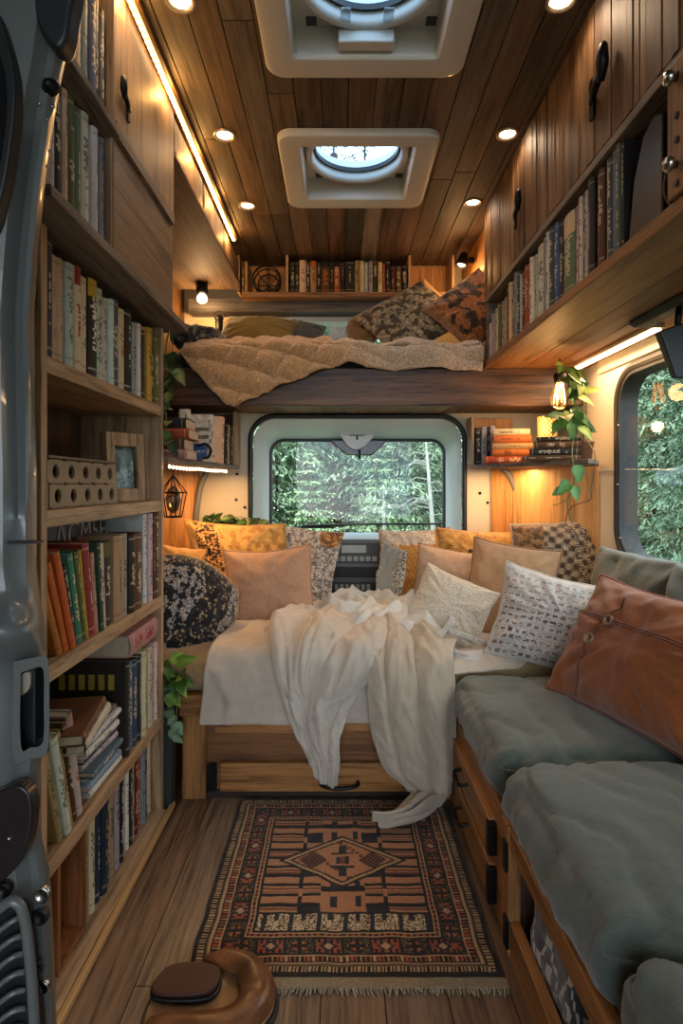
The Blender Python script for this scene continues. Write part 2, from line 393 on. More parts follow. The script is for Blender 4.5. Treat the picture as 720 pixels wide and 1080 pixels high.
skylight(.058, 1.765, 2.235, OPEN[1][0], OPEN[1][1], 'white square roof skylight with round pane, farther of the two, before the loft bunk', False)
# recessed spots
spots = [(-.352, 1.30, 'nearest on the shelf side'), (-.352, 1.80, 'second on the shelf side'), (-.354, 2.255, 'third on the shelf side, nearest the loft'),
         (.49, 1.30, 'nearest on the sofa side'), (.512, 1.795, 'second on the sofa side'), (.505, 2.23, 'third on the sofa side, nearest the loft')]
for x, y, d in spots:
    t = thing('recessed_spotlight', 'small round lit ceiling spotlight, '+d, 'ceiling light', (x, y, ZC), group='recessed ceiling spotlights')
    MB().lathe([(.034, 0), (.034, -.003), (.031, -.005), (.027, -.004), (.024, .004)], 28, (x, y, ZC), capped=False).build('trim_ring', plain('spot_trim', '#b7a58a', .3, .6), t, smooth=True)
    MB().lathe([(.0001, -.001), (.018, -.002), (.026, .001)], 24, (x, y, ZC), capped=False).build('lens', warm_lamp, t, smooth=True)
    lamp('spot_light', 'SPOT', (x, y, ZC-.012), 2.8, '#ffdcb6', .02, spot_size=R(140), spot_blend=.7)
# glowing strip along the left ceiling edge
t = thing('LED_strip', 'long warm glowing LED strip along the ceiling edge above the tall shelves', 'strip light', (-.452, 1.7, 2.0), group=None)
MB().box(-.468, -.436, .75, 2.53, 2.0, 2.0195).build('channel', wood('strip_channel', '#4a3018', '#6d4a2a', 'Y'), t, bevel=.002)
mb = MB().box(-.459, -.445, .75, 2.52, 1.992, 2.0005); mb.build('diffuser', warm_strip, t, bevel=.003)
mb = MB()
for k in range(88): mb.box(-.4565, -.4475, .76+k*.02, .768+k*.02, 1.9905, 1.9925)
mb.build('bead_row', emitmat('bead_glow', '#ffe6b8', 22), t)
for k in range(6): lamp('strip_light', 'POINT', (-.445, .95+k*.3, 1.976), .95, '#ffbb66', .012)
# walls
mb = MB().box(-.80, -.765, -1.9, 2.95, -.02, ZC+.02); struct(mb.build('wall_left', wood('wall_boards', '#4c3220', '#79552f', 'Z', .8, .55)))
WX = .95
mb = MB(); inn = rrect(.98, 1.995, .705, 1.32, .10, 8); out = rect_round(inn, -1.9, 2.95, -.02, ZC+.02)
ringplate(mb, inn, out, lambda y, z: (WX, y, z), lambda y, z: (WX+.05, y, z))
for z in (1.0,): mb.box(WX-.003, WX, 2.02, 2.16, z-.003, z+.003)
struct(mb.build('wall_right', offwhite, auto=35))
mb = MB().box(WX-.012, WX, .9, 2.14, 1.35, 1.40); struct(mb.build('trim_1', cream, bevel=.005))
# right window
t = struct(thing('window_1', None, None, (WX, 1.5, 1.0)))
mb = MB(); fr = [rrect(.965-d, 2.01+d, .69-d, 1.335+d, .115+d, 8) for d in (0.010, .008, -.004, -.014, -.016)]
mb.grid([[(x, y, z) for y, z in ring] for x, ring in zip((WX-.001, WX-.010, WX-.014, WX-.010, WX+.004), fr)], cu=True)
mb.build('window_frame', blackrubber, t, auto=40)
mb = MB(); fr = [rrect(.985-d, 1.992+d, .71-d, 1.317+d, .10+d, 8) for d in (.006, -.008, -.010)]
mb.grid([[(x, y, z) for y, z in ring] for x, ring in zip((WX-.007, WX-.006, WX+.055), fr)], cu=True)
mb.build('inner_rim', plain('window_rim', '#1d2123', .55), t, auto=40)
for yy, zz in ((1.989, .95), (1.989, 1.15), (1.978, .77)): MB().lathe([(.004, 0), (.004, .003), (.002, .004)], 10, (WX-.007, yy, zz), (-1, 0, 0)).build('screw', steel, t, smooth=True)
MB().box(WX+.002, WX+.004, .975, 2.0, .70, 1.325).build('glass', glass, t)
# upper front wall of the loft with its strip window
mb = MB(); inn = rrect(-.27, .30, 1.57, 1.745, .03, 6); out = rect_round(inn, -.80, 1.0, 1.24, ZC+.02)
ringplate(mb, inn, out, lambda x, z: (x, 2.90, z), lambda x, z: (x, 2.94, z)); struct(mb.build('wall_front', cream))
t = struct(thing('window_2', None, None, (0, 2.9, 1.66)))
mb = MB(); fr = [rrect(-.27-d, .30+d, 1.57-d, 1.745+d, .03+max(d, 0), 6) for d in (.03, .028, .002, -.004)]
mb.grid([[(x, y, z) for x, z in ring] for y, ring in zip((2.899, 2.885, 2.88, 2.94), fr)], cu=True); mb.build('window_frame', whiteplastic, t, auto=40)
MB().box(-.29, .31, 2.925, 2.928, 1.55, 1.76).build('glass', glass, t)
mb = MB().box(-.72, .66, 2.80, 2.90, 1.775, 1.835); struct(mb.build('trim_2', wood('loft_rail', '#3a3633', '#625b55', 'X', .8)))
# lower front partition with the rounded opening to the cab
mb = MB(); inn = rrect(-.395, .55, .30, 1.255, .11, 10); out = rect_round(inn, -.80, 1.0, -.02, 1.30)
ringplate(mb, inn, out, lambda x, z: (x, 2.56, z), lambda x, z: (x, 2.60, z)); struct(mb.build('wall_cab', cream, auto=35))
mb = MB(); mb.tube([(x, 2.556, z) for x, z in rrect(-.388, .543, .30, 1.248, .105, 10)], .011, 8, closed=True); struct(mb.build('trim_3', blackrubber, smooth=True))
# moulded surround from the opening to the windscreen
wsx0, wsx1, wsz0, wsz1 = -.352, .530, .66, 1.178
prof = [(2.575, rrect(-.377, .532, .30, 1.237, .10, 10)), (2.62, rrect(-.362, .517, .34, 1.222, .095, 10)), (2.80, rrect(-.352, .525, .48, 1.20, .085, 10)), (2.95, rrect(wsx0, wsx1, wsz0, wsz1, .075, 10))]
mb = MB().grid([[(x, y, z) for x, z in ring] for y, ring in prof], cu=True); struct(mb.build('trim_4', moldgrey, smooth=True))
t = struct(thing('window_3', None, None, (0.09, 2.95, .94)))
mb = MB(); fr = [rrect(wsx0-d, wsx1+d, wsz0-d, wsz1+d, .075+d, 10) for d in (.012, 0, -.012, -.014)]
mb.grid([[(x, y, z) for x, z in ring] for y, ring in zip((2.955, 2.94, 2.942, 2.96), fr)], cu=True); mb.build('window_frame', blackrubber, t, auto=40)
MB().box(wsx0, wsx1, 2.957, 2.960, wsz0, wsz1).build('glass', glass, t)
for a, b in (((318, 554.5), (474, 552.5)), ((276, 558), (352, 556))):
    mb = MB(); p, q = P(*a, 2.99), P(*b, 2.99); mb.tube([p, (p+q)/2+V((0, 0, .004)), q], .006, 6); mb.build('wiper', blackrubber, t, smooth=True)
# panel edges beside the opening
for nm, pts, in (('left', [(224, 490), (213, 508), (207, 540), (203, 600), (202, 640)]), ('right', [(526, 491), (538, 503), (547, 530), (551, 560), (552, 620)])):
    mb = MB().tube(catmull([P(x, y, 2.50) for x, y in pts], 24), .013, 8); struct(mb.build('trim_5' if nm == 'left' else 'trim_6', plain('grey_seal', '#6c6a66', .5), smooth=True))
def quadboard(a, b, z0, z1, th):
    "upright board along the floor line a-b"
    a, b = V((*a, 0)), V((*b, 0)); d = (b-a).normalized(); n_ = V((-d.y, d.x, 0))*th
    m = MB(); m.hull8([V((p.x, p.y, z)) for z in (z0, z1) for p in (a, b, b+n_, a+n_)]); return m
struct(quadboard((-.735, 2.40), (-.60, 2.52), .30, 1.02, .015).build('trim_7', amber, bevel=.003))
struct(quadboard((.655, 2.545), (.735, 2.50), .35, 1.02, .015).build('trim_8', amber, bevel=.003))
struct(quadboard((.735, 2.50), (.945, 2.145), .35, 1.02, .015).build('trim_9', wood('plywood', '#b5854e', '#d3a66c', 'Z', .6, .5, knots=.25), bevel=.003))
for x, y in ((250, 500), (258, 535), (249, 527), (514, 530), (506, 520)):
    o = MB().lathe([(.006, 0), (.006, .003), (.003, .004)], 12, P(x, y, 2.557), (0, -1, 0)).build('bolt', blackiron, None, smooth=True)
    tag(o, {250: 'dark screw high on the cream panel left of the cab opening', 258: 'dark screw nearest the seal, left of the cab opening', 249: 'dark screw low on the cream panel left of the cab opening', 514: 'dark screw lower on the cream panel under the book nook', 506: 'dark screw upper on the cream panel under the book nook'}[x], 'screw')
# mirror console
t = thing('mirror_console', 'pale rounded console holding the rear-view mirror above the windscreen', 'mirror', P(376, 445, 2.9))
poly = [(352, 441), (404, 441), (396, 458), (386, 470), (378, 474), (372, 474), (366, 470), (358, 458)]
MB().prism(poly, lambda x, y: P(x, y, 2.86), lambda x, y: P(x, y, 2.86)+V((0, .035, 0))).build('console', plain('console_white', '#cfd3d0', .35), t, bevel=.006)
mb = MB()
for k in range(7):
    h = (4, 5, 5, 9, 5, 5, 4)[k]; a, b = P(366+k*3.1, 455, 2.857), P(368.3+k*3.1, 455+h, 2.857); mb.box(a.x, b.x, a.y, a.y+.003, b.z, a.z)
mb.build('print', darkplastic, t)
MB().prism([(348, 464), (409, 464), (402, 472), (392, 480), (366, 480), (356, 472)], lambda x, y: P(x, y, 2.90), lambda x, y: P(x, y, 2.90)+V((0, .02, 0))).build('mirror', plain('mirror_back', '#3b4145', .25), t, bevel=.005)
mb = MB(); mb.tube([P(379, 474, 2.885), P(379, 484, 2.885)], .006, 8); mb.build('stem', darkplastic, t, smooth=True)
# dashboard
t = thing('dashboard', 'grey van dashboard with a radio console, seen between the bed pillows', 'dashboard', (.07, 2.7, .4))
zt = EYE+(CY-572)*2.66/F
prof = [(2.945, .708), (2.80, .704), (2.70, .697), (2.668, .685), (2.655, zt-.02), (2.64, zt-.07), (2.66, zt-.16), (2.70, zt-.40)]
mb = MB().grid([[(x, y, z) for y, z in prof] for x in (-.36, -.2, 0, .2, .4, .51)]); mb.build('dash_top', plain('dash_pale', '#9aa6aa', .5), t, smooth=True, solid=.004)
q = lambda x, y, Y=2.63: P(x, y, Y)
def pbox(mb, x0, y0, x1, y1, Y, d, m=0):
    a, b = P(x0, y0, Y), P(x1, y1, Y); mb.box(a.x, b.x, Y, Y+d, b.z, a.z, m); return mb
pbox(MB(), 338, 569, 407, 660, 2.625, .05).build('centre_stack', plain('stack_grey', '#4f595e', .45), t, bevel=.012)
mb = pbox(MB(), 343, 573, 401, 594, 2.619, .02); r_ = mb.build('radio', dashdark, t, bevel=.003)
pbox(MB(), 360, 575, 386, 583, 2.616, .01).build('screen', plain('radio_screen', '#8a9396', .2), r_)
for k in range(3): pbox(MB(), 346+k*4.4, 575, 349.4+k*4.4, 582, 2.616, .01).build('button', darkplastic, r_, bevel=.001)
for k in range(8): pbox(MB(), 346+k*6.6, 587, 351+k*6.6, 592, 2.615, .01).build('button', plain('grey_button', '#7d8689', .4), r_, bevel=.001)
pbox(MB(), 346, 598, 400, 609, 2.617, .02).build('tray', plain('tray_black', '#0e1012', .6), t, bevel=.003)
v_ = pbox(MB(), 348, 614, 396, 625, 2.617, .02).build('heater_panel', dashdark, t, bevel=.008)
for k in range(7): pbox(MB(), 353+k*5.6, 616.5, 356.5+k*5.6, 622.5, 2.613, .01).build('heater_button', plain('grey_button2', '#99a09f', .4), v_, bevel=.0008)
MB().lathe([(.007, 0), (.006, .006), (.0001, .007)], 12, P(376, 629, 2.622), (0, -1, 0)).build('warning_light', plain('red_lamp', '#c8321e', .3, emit='#ff3010', es=1.0), t, smooth=True)
# ================================================================ books, shelves, cabinets
ORD = ['first', 'second', 'third', 'fourth', 'fifth', 'sixth', 'seventh', 'eighth', 'ninth', 'tenth', 'eleventh', 'twelfth', 'thirteenth', 'fourteenth', 'fifteenth', 'sixteenth', 'seventeenth', 'eighteenth', 'nineteenth', 'twentieth', 'twenty-first', 'twenty-second', 'twenty-third', 'twenty-fourth', 'twenty-fifth', 'twenty-sixth', 'twenty-seventh', 'twenty-eighth']
COL = dict(navy='#232b3a', slate='#3d4652', black='#1a1918', charcoal='#2b2927', grey='#8f8d89', pale='#b5b0a6', white='#cfcac0', cream='#cdb994', pinkish='#c49a80', tan='#a98a5e',
    brown='#5b3c26', rust='#a0492a', orange='#b8662c', red='#96302a', maroon='#4c1d1c', yellow='#b9972f', olive='#5b5a2a', green='#2c4632', teal='#3f7a6a', sage='#5f6f58', blue='#4a5d78', bluegrey='#6f7c8c', rose='#b38b80', lilac='#7d7688')
CNAME = dict(pale='pale grey', bluegrey='blue-grey', pinkish='pinkish cream', slate='slate')
rb = random.Random(5)
def book(mat, t, h, d, col, label, group, band=None, letters=None, big=False, name='book', cover_art=None):
    "local frame: x thickness, y inward from the spine, z up"
    e = thing(name, label, 'book', group=group, mat=mat); base = rgb(COL.get(col, col))
    lum = sum(base)/3; base = tuple(x*rb.uniform(.85, 1.15) for x in base)
    li = rgb(COL.get(letters, letters)) if letters else (mixc(base, rgb('#d8c9a8'), .65) if lum < .2 else mixc(base, rgb('#2a2420'), .7))
    bc = rgb(COL.get(band, band)) if band else None
    nc, nr = 7, 44; r = min(.006, t*.22); mb = MB(); rows = []
    style = rb.random(); on = {}
    z0, z1 = rb.uniform(.15, .35), rb.uniform(.68, .9)
    for i in range(nr):
        v = i/nr; word = int(v*9+style*5)
        for j in range(1, nc-1):
            on[i, j] = z0 < v < z1 and hash((word*7+int(style*1000)) % 97) % 5 != 0 and rb.random() < (.62 if j in (2, 3, 4) else .12) and (.3 < style or j in (3,))
    for i in range(nr+1):
        rows.append([(t*j/nc, -r*(1-(2*j/nc-1)**2), h*i/nr) for j in range(nc+1)])
    def cc(i, j):
        v = i/nr
        if bc and (v > .8 if not big else v > .72): return bc
        if .06 < v < .085 or .93 < v < .945: return mixc(base, li, .45)
        return li if on.get((i, j)) else base
    mb.grid(rows, col=cc)
    w_ = min(.0025, t*.2)
    for x0, x1 in ((0, w_), (t-w_, t)): mb.box(x0, x1, 0, d, 0, h, 0, base)
    if cover_art:
        for (a, b_, c_, e_, hexc) in cover_art: mb.box(-.0008, 0, d*a, d*b_, h*c_, h*e_, 0, rgb(hexc))
    mb.build('cover', bookcloth, e, local=True)
    MB().box(w_, t-w_, .001, d-.004, .003, h-.004).build('pages', paper, e, local=True)
    return e
def frame3(o, x, y, z): return M(((x[0], y[0], z[0], o[0]), (x[1], y[1], z[1], o[1]), (x[2], y[2], z[2], o[2]), (0, 0, 0, 1)))
def standing(o, facing, lean=0):
    "o: foot of the book's first edge. facing: '+X', '-X', '-Y'"
    x, y = {'+X': ((0, 1, 0), (-1, 0, 0)), '-X': ((0, -1, 0), (1, 0, 0)), '-Y': ((1, 0, 0), (0, 1, 0))}[facing]
    m = frame3(o, x, y, (0, 0, 1))
    return m @ M.Rotation(lean, 4, 'Y')
def lying(o, u):
    u = V(u).normalized(); y = u.cross(V((0, 0, 1))); return frame3(o, (0, 0, 1), y, u)
def colname(c): return CNAME.get(c, c)
def row(spec, start, end, facing, front, z, where, group, d=.15, near_first=True, skip=0, place_word='from near end', name='book'):
    "spec: (colour, thickness mm, height cm, options); spread to fill the run exactly"
    tot = sum(s[1] for s in spec)/1000; k = abs(end-start)/tot; pos = start; sg = 1 if end > start else -1
    n = len(spec)
    for i, s_ in enumerate(spec):
        c, t, h = s_[:3]; op = s_[3] if len(s_) > 3 else {}
        t = t/1000*k; h = h/100; dd = op.get('d', d); fr = front+rb.uniform(-.006, .004)
        lean = R(op.get('lean', 0)); gap = .0008
        if facing == '+X': o = (fr, pos+gap, z)
        elif facing == '-X': o = (-fr if False else fr, pos-gap, z)
        else: o = (pos+gap, fr, z)
        m = standing(o, facing, lean)
        if lean < 0: pass
        nearfar = i if near_first else n-1-i
        ad = op.get('ad', 'tall' if h > .23 else ('thick' if t > .03 else ('slim' if t < .014 else '')))
        lab = f"{ad} {colname(c)} book, {ORD[nearfar+skip]} {place_word} {where}".strip()
        if lean: m = M.Translation(V((0, 0, .0005))) @ m
        book(m, t-2*gap, h, dd, c, lab, group, op.get('band'), op.get('letters'), op.get('big', False), name=name)
        pos += sg*t
# ---- tall open bookcase on the left
BX0, BXF, BY0, BY1 = -.745, -.51, 1.005, 1.705
SH = [.02, .283, .63, .904, 1.176]
t = thing('bookcase', 'tall open oak bookcase full of books beside the aisle', 'bookcase', (-.62, 1.35, 0))
mb = MB().box(BX0, BXF, BY0, BY0+.022, 0, 1.40); mb.build('side_panel', oakz, t, bevel=.002)
mb = MB().box(BX0, BXF, BY1-.02, BY1, 0, 1.40); mb.build('side_panel', oakz, t, bevel=.002)
MB().box(BX0-.01, BX0+.004, BY0, BY1, 0, 1.40).build('back_panel', darkpine, t)
for k, z in enumerate(SH):
    MB().box(BX0+.004, BXF+(.012 if k == 0 else -.001), BY0+.022, BY1-.02, z-(.02 if k == 0 else .03), z).build('shelf', oak, t, bevel=.002)
MB().box(BXF+.012, BXF+.026, BY0-.06, BY1+.03, 0, .017).build('kick_strip', plain('pale_strip', '#b9935f', .5), t, bevel=.004)
# ---- upper unit over it
UX = -.47; zb = EYE+.457
t = thing('upper_cabinet', 'pine upper cabinet with open book shelves and a latched door above the bookcase', 'cabinet', (-.6, 1.35, zb))
mb = MB().box(-.765, UX+.014, .93, 1.775, zb, zb+.02); mb.build('bottom_board', greyoak, t, bevel=.002)
mb = MB().box(-.765, UX+.018, .93, 1.212, EYE+.714, EYE+.73); mb.build('shelf', greyoak, t, bevel=.002)
MB().box(-.765, UX-.002, 1.212, 1.23, zb+.02, EYE+1.058).build('partition', doorwood, t)
MB().box(-.765, UX-.002, 1.648, 1.662, zb+.02, EYE+1.058).build('side_panel', doorwood, t)
MB().box(-.755, -.50, .932, .948, zb+.02, EYE+1.058).build('side_panel', doorwood, t)
MB().box(-.765, -.755, .93, 1.66, zb+.02, EYE+1.058).build('back_panel', darkpine, t)
MB().box(UX-.018, UX, 1.222, 1.655, zb+.022, EYE+.722).build('lower_panel', wood('panel_pine', '#5f4a3a', '#8c7056', 'Y', .8, .5, knots=.6), t, bevel=.003)
dr = MB().box(UX-.018, UX+.004, 1.215, 1.655, EYE+.728, EYE+1.052).build('door', doorwood, t, bevel=.003)
MB().box(UX+.0035, UX+.007, 1.222, 1.65, EYE+.728, EYE+.758).build('bottom_rail', greyoak, dr)
def latch(x, y, z, sx, parent, k=1.0):
    "black forged latch: plate, stem and upright lever"
    l = MB().box(x, x+sx*.006*k, y-.012*k, y+.012*k, z-.045*k, z+.045*k).build('latch_plate', blackiron, parent, bevel=.003)
    m = MB(); m.tube([(x+sx*.004, y, z-.005*k), (x+sx*.012*k, y-.03*k, z-.003*k), (x+sx*.014*k, y-.078*k, z+.012*k)], .0085*k, 10); m.build('latch_stem', blackiron, parent, smooth=True)
    m = MB(); m.tube(catmull([(x+sx*.014*k, y-.068*k, z-.008*k), (x+sx*.016*k, y-.080*k, z+.018*k), (x+sx*.017*k, y-.086*k, z+.042*k), (x+sx*.014*k, y-.084*k, z+.062*k)], 10), [.008*k, .009*k, .011*k, .013*k, .013*k, .012*k, .011*k, .010*k, .008*k, .005*k], 10); m.build('latch_lever', blackiron, parent, smooth=True)
latch(UX+.004, 1.293, EYE+.825, 1, dr, .62)
row([('maroon', 24, 25), ('charcoal', 22, 26, dict(letters='red')), ('white', 30, 27, dict(band='white')), ('cream', 16, 26), ('pinkish', 26, 26), ('cream', 20, 26), ('bluegrey', 26, 25), ('blue', 22, 24), ('charcoal', 22, 24), ('slate', 22, 23)],
    .955, 1.205, '+X', UX-.012, EYE+.7305, 'of the topmost row under the strip light', 'books on the topmost left shelf', .15)
row([('white', 22, 22), ('pale', 26, 22.5), ('charcoal', 22, 23), ('cream', 18, 22), ('olive', 24, 22.5), ('sage', 26, 22), ('white', 28, 23), ('white', 22, 22), ('black', 16, 21), ('grey', 18, 22.5)],
    .95, 1.205, '+X', UX-.014, zb+.0205, 'of the row beside the cabinet door', 'books beside the left cabinet door', .15)
row([('navy', 38, 21.5, dict(ad='thick dark')), ('pinkish', 22, 19.5), ('pinkish', 26, 19.8), ('pale', 30, 20), ('cream', 24, 20.5, dict(letters='red', band='red')), ('cream', 17, 19.5), ('cream', 21, 19.8),
     ('black', 42, 20.5, dict(band='yellow', letters='white', ad='thick')), ('pale', 36, 20), ('pale', 24, 19), ('white', 24, 19.5), ('slate', 40, 20.5), ('cream', 34, 19.5, dict(letters='orange')),
     ('black', 46, 20.5, dict(letters='white', ad='thick')), ('grey', 26, 18.5), ('white', 22, 19), ('charcoal', 28, 18), ('tan', 20, 19.5), ('yellow', 34, 20), ('brown', 26, 19), ('olive', 26, 19.5)],
    BY0+.024, BY1-.023, '+X', BXF-.014, SH[4]+.0005, 'of the row above the perforated box', 'books above the perforated box', .15)
# middle row: leaning books
x_ = BXF-.012; z_ = SH[2]+.001
def leanrow(spec, y, where, group, dep, first, skip, z, fx):
    k = len(spec)
    for i, (c, tk, h, a, op) in enumerate(spec):
        tk /= 1000; h /= 100; a = R(a); m = standing((fx+rb.uniform(-.004, .004), y, z), '+X', a)
        book(m, tk-.001, h, dep, c, f"{first} {colname(c)} book, {ORD[i+skip]} from near end {where}", group, op.get('band'), op.get('letters'))
        y += tk/max(.5, cos(a))+.0008
    return y
y = BY0+.088
ye = leanrow([('orange', 20, 17, -24, {}), ('orange', 18, 19, -22, {}), ('orange', 22, 20.5, -20, {}), ('charcoal', 14, 17, -17, {}), ('teal', 20, 19, -14, dict(letters='cream')), ('olive', 19, 19, -12.5, {}), ('yellow', 11, 19, -11.5, {}), ('red', 30, 20, -10, dict(letters='cream')),
     ('rose', 15, 17.5, -8, {}), ('green', 17, 19.5, -6.5, {}), ('cream', 22, 19, -5, dict(band='cream'))], y, 'in the row under the perforated box', 'leaning books under the perforated box', .085, 'leaning', 0, z_, x_)
row([('charcoal', 22, 19, dict(band='olive')), ('tan', 34, 20, {}), ('grey', 22, 20), ('black', 26, 19.5), ('brown', 30, 19.5)], ye+.001, 1.545, '+X', BXF-.014, SH[2]+.0005, 'in the row under the perforated box', 'books under the perforated box', .085, skip=11)
row([('white', 26, 24), ('pale', 30, 24), ('black', 22, 23), ('brown', 30, 24)], 1.575, BY1-.023, '+X', BXF-.014, SH[2]+.0005, 'in the row under the perforated box', 'books under the perforated box', .15, skip=16)
t = thing('slipcase_box', 'big dark slipcase with large pale letters behind the leaning books', 'box', (-.66, 1.33, SH[2]))
MB().box(-.735, -.622, 1.10, 1.565, SH[2]+.001, SH[2]+.238).build('case', plain('dark_card', '#22201f', .45, bump=.2), t, bevel=.003)
def text(body, size, mat_, parent, m, name='lettering', ext=.0006):
    cu = bpy.data.curves.new(name, 'FONT'); cu.body = body; cu.size = size; cu.extrude = ext; cu.align_x = 'CENTER'; cu.align_y = 'CENTER'
    o = bpy.data.objects.new(name, cu); C.objects.link(o); dg = bpy.context.evaluated_depsgraph_get(); me = bpy.data.meshes.new_from_object(o.evaluated_get(dg)); bpy.data.objects.remove(o)
    inv = W[parent.name].inverted(); me.transform(inv @ m); me.materials.clear(); me.materials.append(mat_)
    q = bpy.data.objects.new(name, me); C.objects.link(q); q.parent = parent; W[q.name] = W[parent.name].copy(); return q
text('ΔCM5E', .088, plain('pale_ink', '#8a847c', .6), t, frame3((-.6205, 1.42, SH[2]+.200), (0, 1, 0), (0, 0, 1), (1, 0, 0)))
# low row: leaning books, magazine pile, upright books
leanrow([('tan', 18, 20, -17, {}), ('white', 24, 21.5, -16, {}), ('tan', 20, 21, -15, {}), ('brown', 16, 22, -13, {}), ('pale', 24, 22.5, -12, dict(band='rose', letters='orange'))], BY0+.088, 'beside the magazine pile', 'books leaning beside the magazine pile', .13, 'leaning', 0, SH[1]+.001, BXF-.012)
z = SH[1]+.001; GL = ['#cdd0d4', '#8f9aa8', '#d8d6d2', '#5c6470', '#b8bcc4', '#3d434c', '#d5d2cc', '#2b2f36', '#c2c6cc', '#55504c']
for k in range(10):
    th = .0125+.004*rb.random(); yaw = rb.uniform(-.10, .10); yo = 1.425+rb.uniform(-.012, .008)-k*.002
    m = lying((BXF-.016+rb.uniform(-.01, .004), yo, z), (sin(yaw)*.6, -1, 0))
    book(m, th, .175, .16, GL[k], ('bottom' if k == 0 else 'top' if k == 9 else ORD[k]+' lowest')+f" {['pale','grey','white','slate','pale','dark','white','black','pale','brown'][k]} magazine in the flat pile on the low bookcase shelf", 'magazines in the flat pile', name='magazine')['category'] = 'magazine'
    z += th+.0006
for k, (c, nm_, th, yaw, yo) in enumerate((('pale', 'lower pale', .026, .16, 1.335), ('brown', 'upper brown', .022, .2, 1.31))):
    m = lying((BXF-.014, yo, z), (sin(yaw), -1, 0)); book(m, th, .21, .165, c, f"large {nm_} book lying flat on top of the magazine pile", 'large books on the magazine pile', cover_art=None); z += th+.0006
y = 1.435
m = frame3((BXF-.012, y, SH[1]+.0005), (0, 1, 0), (-1, 0, 0), (0, 0, 1))
book(m, .022, .235, .185, 'charcoal', 'large black book with yellow lettering, its cover facing the magazine pile', None,
     cover_art=[(.15+.13*i, .15+.13*i+.08, .70, .86, '#b0963c') for i in range(6)]+[(.12, .34, .12, .4, '#5c5a20'), (.36, .7, .08, .34, '#6d6826'), (.2, .5, .44, .56, '#44502a')])
row([('blue', 26, 22.5), ('slate', 24, 22), ('navy', 26, 22), ('cream', 28, 22.5), ('tan', 22, 22.5), ('pale', 24, 22), ('rose', 20, 22.5), ('white', 18, 22)], 1.459, BY1-.023, '+X', BXF-.014, SH[1]+.0005, 'behind the big black book', 'upright books behind the big black book', .15)
m = lying((BXF-.012, 1.668, SH[1]+.237), (0, -1, 0)); book(m, .055, .215, .18, 'rose', 'thick rose book lying flat on the upright books, low in the bookcase', None, letters='red')
# bottom row
t = thing('wooden_box', 'small orange-brown wooden box frame open at the front, at the bottom of the bookcase', 'box', (-.6, 1.075, SH[0]))
zz = SH[0]+.0005; ow = wood('box_wood', '#6d3f22', '#a0663a', 'Z', 1.2, .5)
MB().box(-.70, -.53, 1.222, 1.234, zz, zz+.215).build('side', ow, t, bevel=.002); MB().box(-.70, -.53, 1.108, 1.120, zz, zz+.215).build('side', ow, t, bevel=.002)
MB().box(-.70, -.53, 1.120, 1.222, zz+.203, zz+.215).build('top', ow, t, bevel=.002); MB().box(-.70, -.53, 1.120, 1.222, zz, zz+.012).build('bottom', ow, t, bevel=.002)
MB().box(-.70, -.69, 1.120, 1.222, zz+.012, zz+.203).build('back', darkpine, t)
m = standing((-.56, 1.13, zz+.0125), '+X'); book(m, .05, .15, .10, 'cream', 'short cream book standing inside the wooden box at the bookcase foot', None)
row([('tan', 30, 23), ('cream', 26, 23.5)], 1.238, 1.295, '+X', -.54, SH[0]+.0005, 'beside the wooden box at the bookcase foot', 'books beside the wooden box', .15)
row([('navy', 26, 22, dict(letters='white')), ('navy', 26, 22.5), ('slate', 26, 22, dict(letters='cream')), ('tan', 28, 22.5), ('grey', 24, 23), ('black', 20, 22), ('pale', 24, 23), ('white', 20, 23), ('charcoal', 18, 22.5), ('rose', 22, 23), ('maroon', 24, 23), ('rust', 18, 22.5), ('bluegrey', 32, 23.5), ('black', 20, 23), ('cream', 22, 23.5)],
    1.298, BY1-.023, '+X', -.54, SH[0]+.0005, 'of the dark run in the lowest row', 'books in the lowest row', .15)
# perforated box of two tiers, photo frame
t = thing('perforated_box', 'pale two-tier perforated box with rows of dark round holes, beside a photo frame', 'box', (-.6, 1.24, SH[3]))
pw = plain('plywood_pale', '#8a775c', .6, var=.15, vscale=14)
for k in range(2):
    z0 = SH[3]+.001+k*.047; xf = -.535-.004*k; mb = MB(); ys = [1.085+i*.066 for i in range(6)]
    for i in range(5):
        cy, cz, r = (ys[i]+ys[i+1])/2, z0+.023, .0135; n = 24
        circ = [(cy+r*cos(2*pi*j/n), cz+r*sin(2*pi*j/n)) for j in range(n)]
        sq = []
        for j in range(n):
            a = 2*pi*j/n; q = 1/max(abs(cos(a))/.033, abs(sin(a))/.0225); sq.append((cy+q*cos(a), cz+q*sin(a)))
        ringplate(mb, circ, sq, lambda y, z: (xf, y, z), lambda y, z: (xf-.006, y, z))
    mb.box(-.70, xf-.003, ys[0]-.003, ys[0]+.003, z0, z0+.045); mb.box(-.70, xf-.003, ys[5]-.003, ys[5]+.003, z0, z0+.045)
    mb.box(-.70, xf-.004, ys[0], ys[5], z0, z0+.004); mb.box(-.70, -.695, ys[0], ys[5], z0, z0+.045)
    mb.build('tier', pw, t)
MB().box(-.70, -.535, 1.083, 1.417, SH[3]+.095, SH[3]+.101).build('lid', plain('box_lid', '#6b5a45', .6), t, bevel=.002)
tm = M.Translation((-.562, 1.565, SH[3]+.0005)) @ M.Rotation(R(58), 4, 'Z') @ M.Rotation(R(-4), 4, 'X')
t = thing('photo_frame', 'small oak photo frame standing beside the perforated box', 'picture frame', mat=tm)
mb = MB(); ringplate(mb, [(-.034, .035), (.034, .035), (.034, .148), (-.034, .148)], [(-.06, 0), (.06, 0), (.06, .185), (-.06, .185)], lambda x, z: (x, 0, z), lambda x, z: (x, .03, z))
mb.build('frame', oakz, t, bevel=.003, local=True)
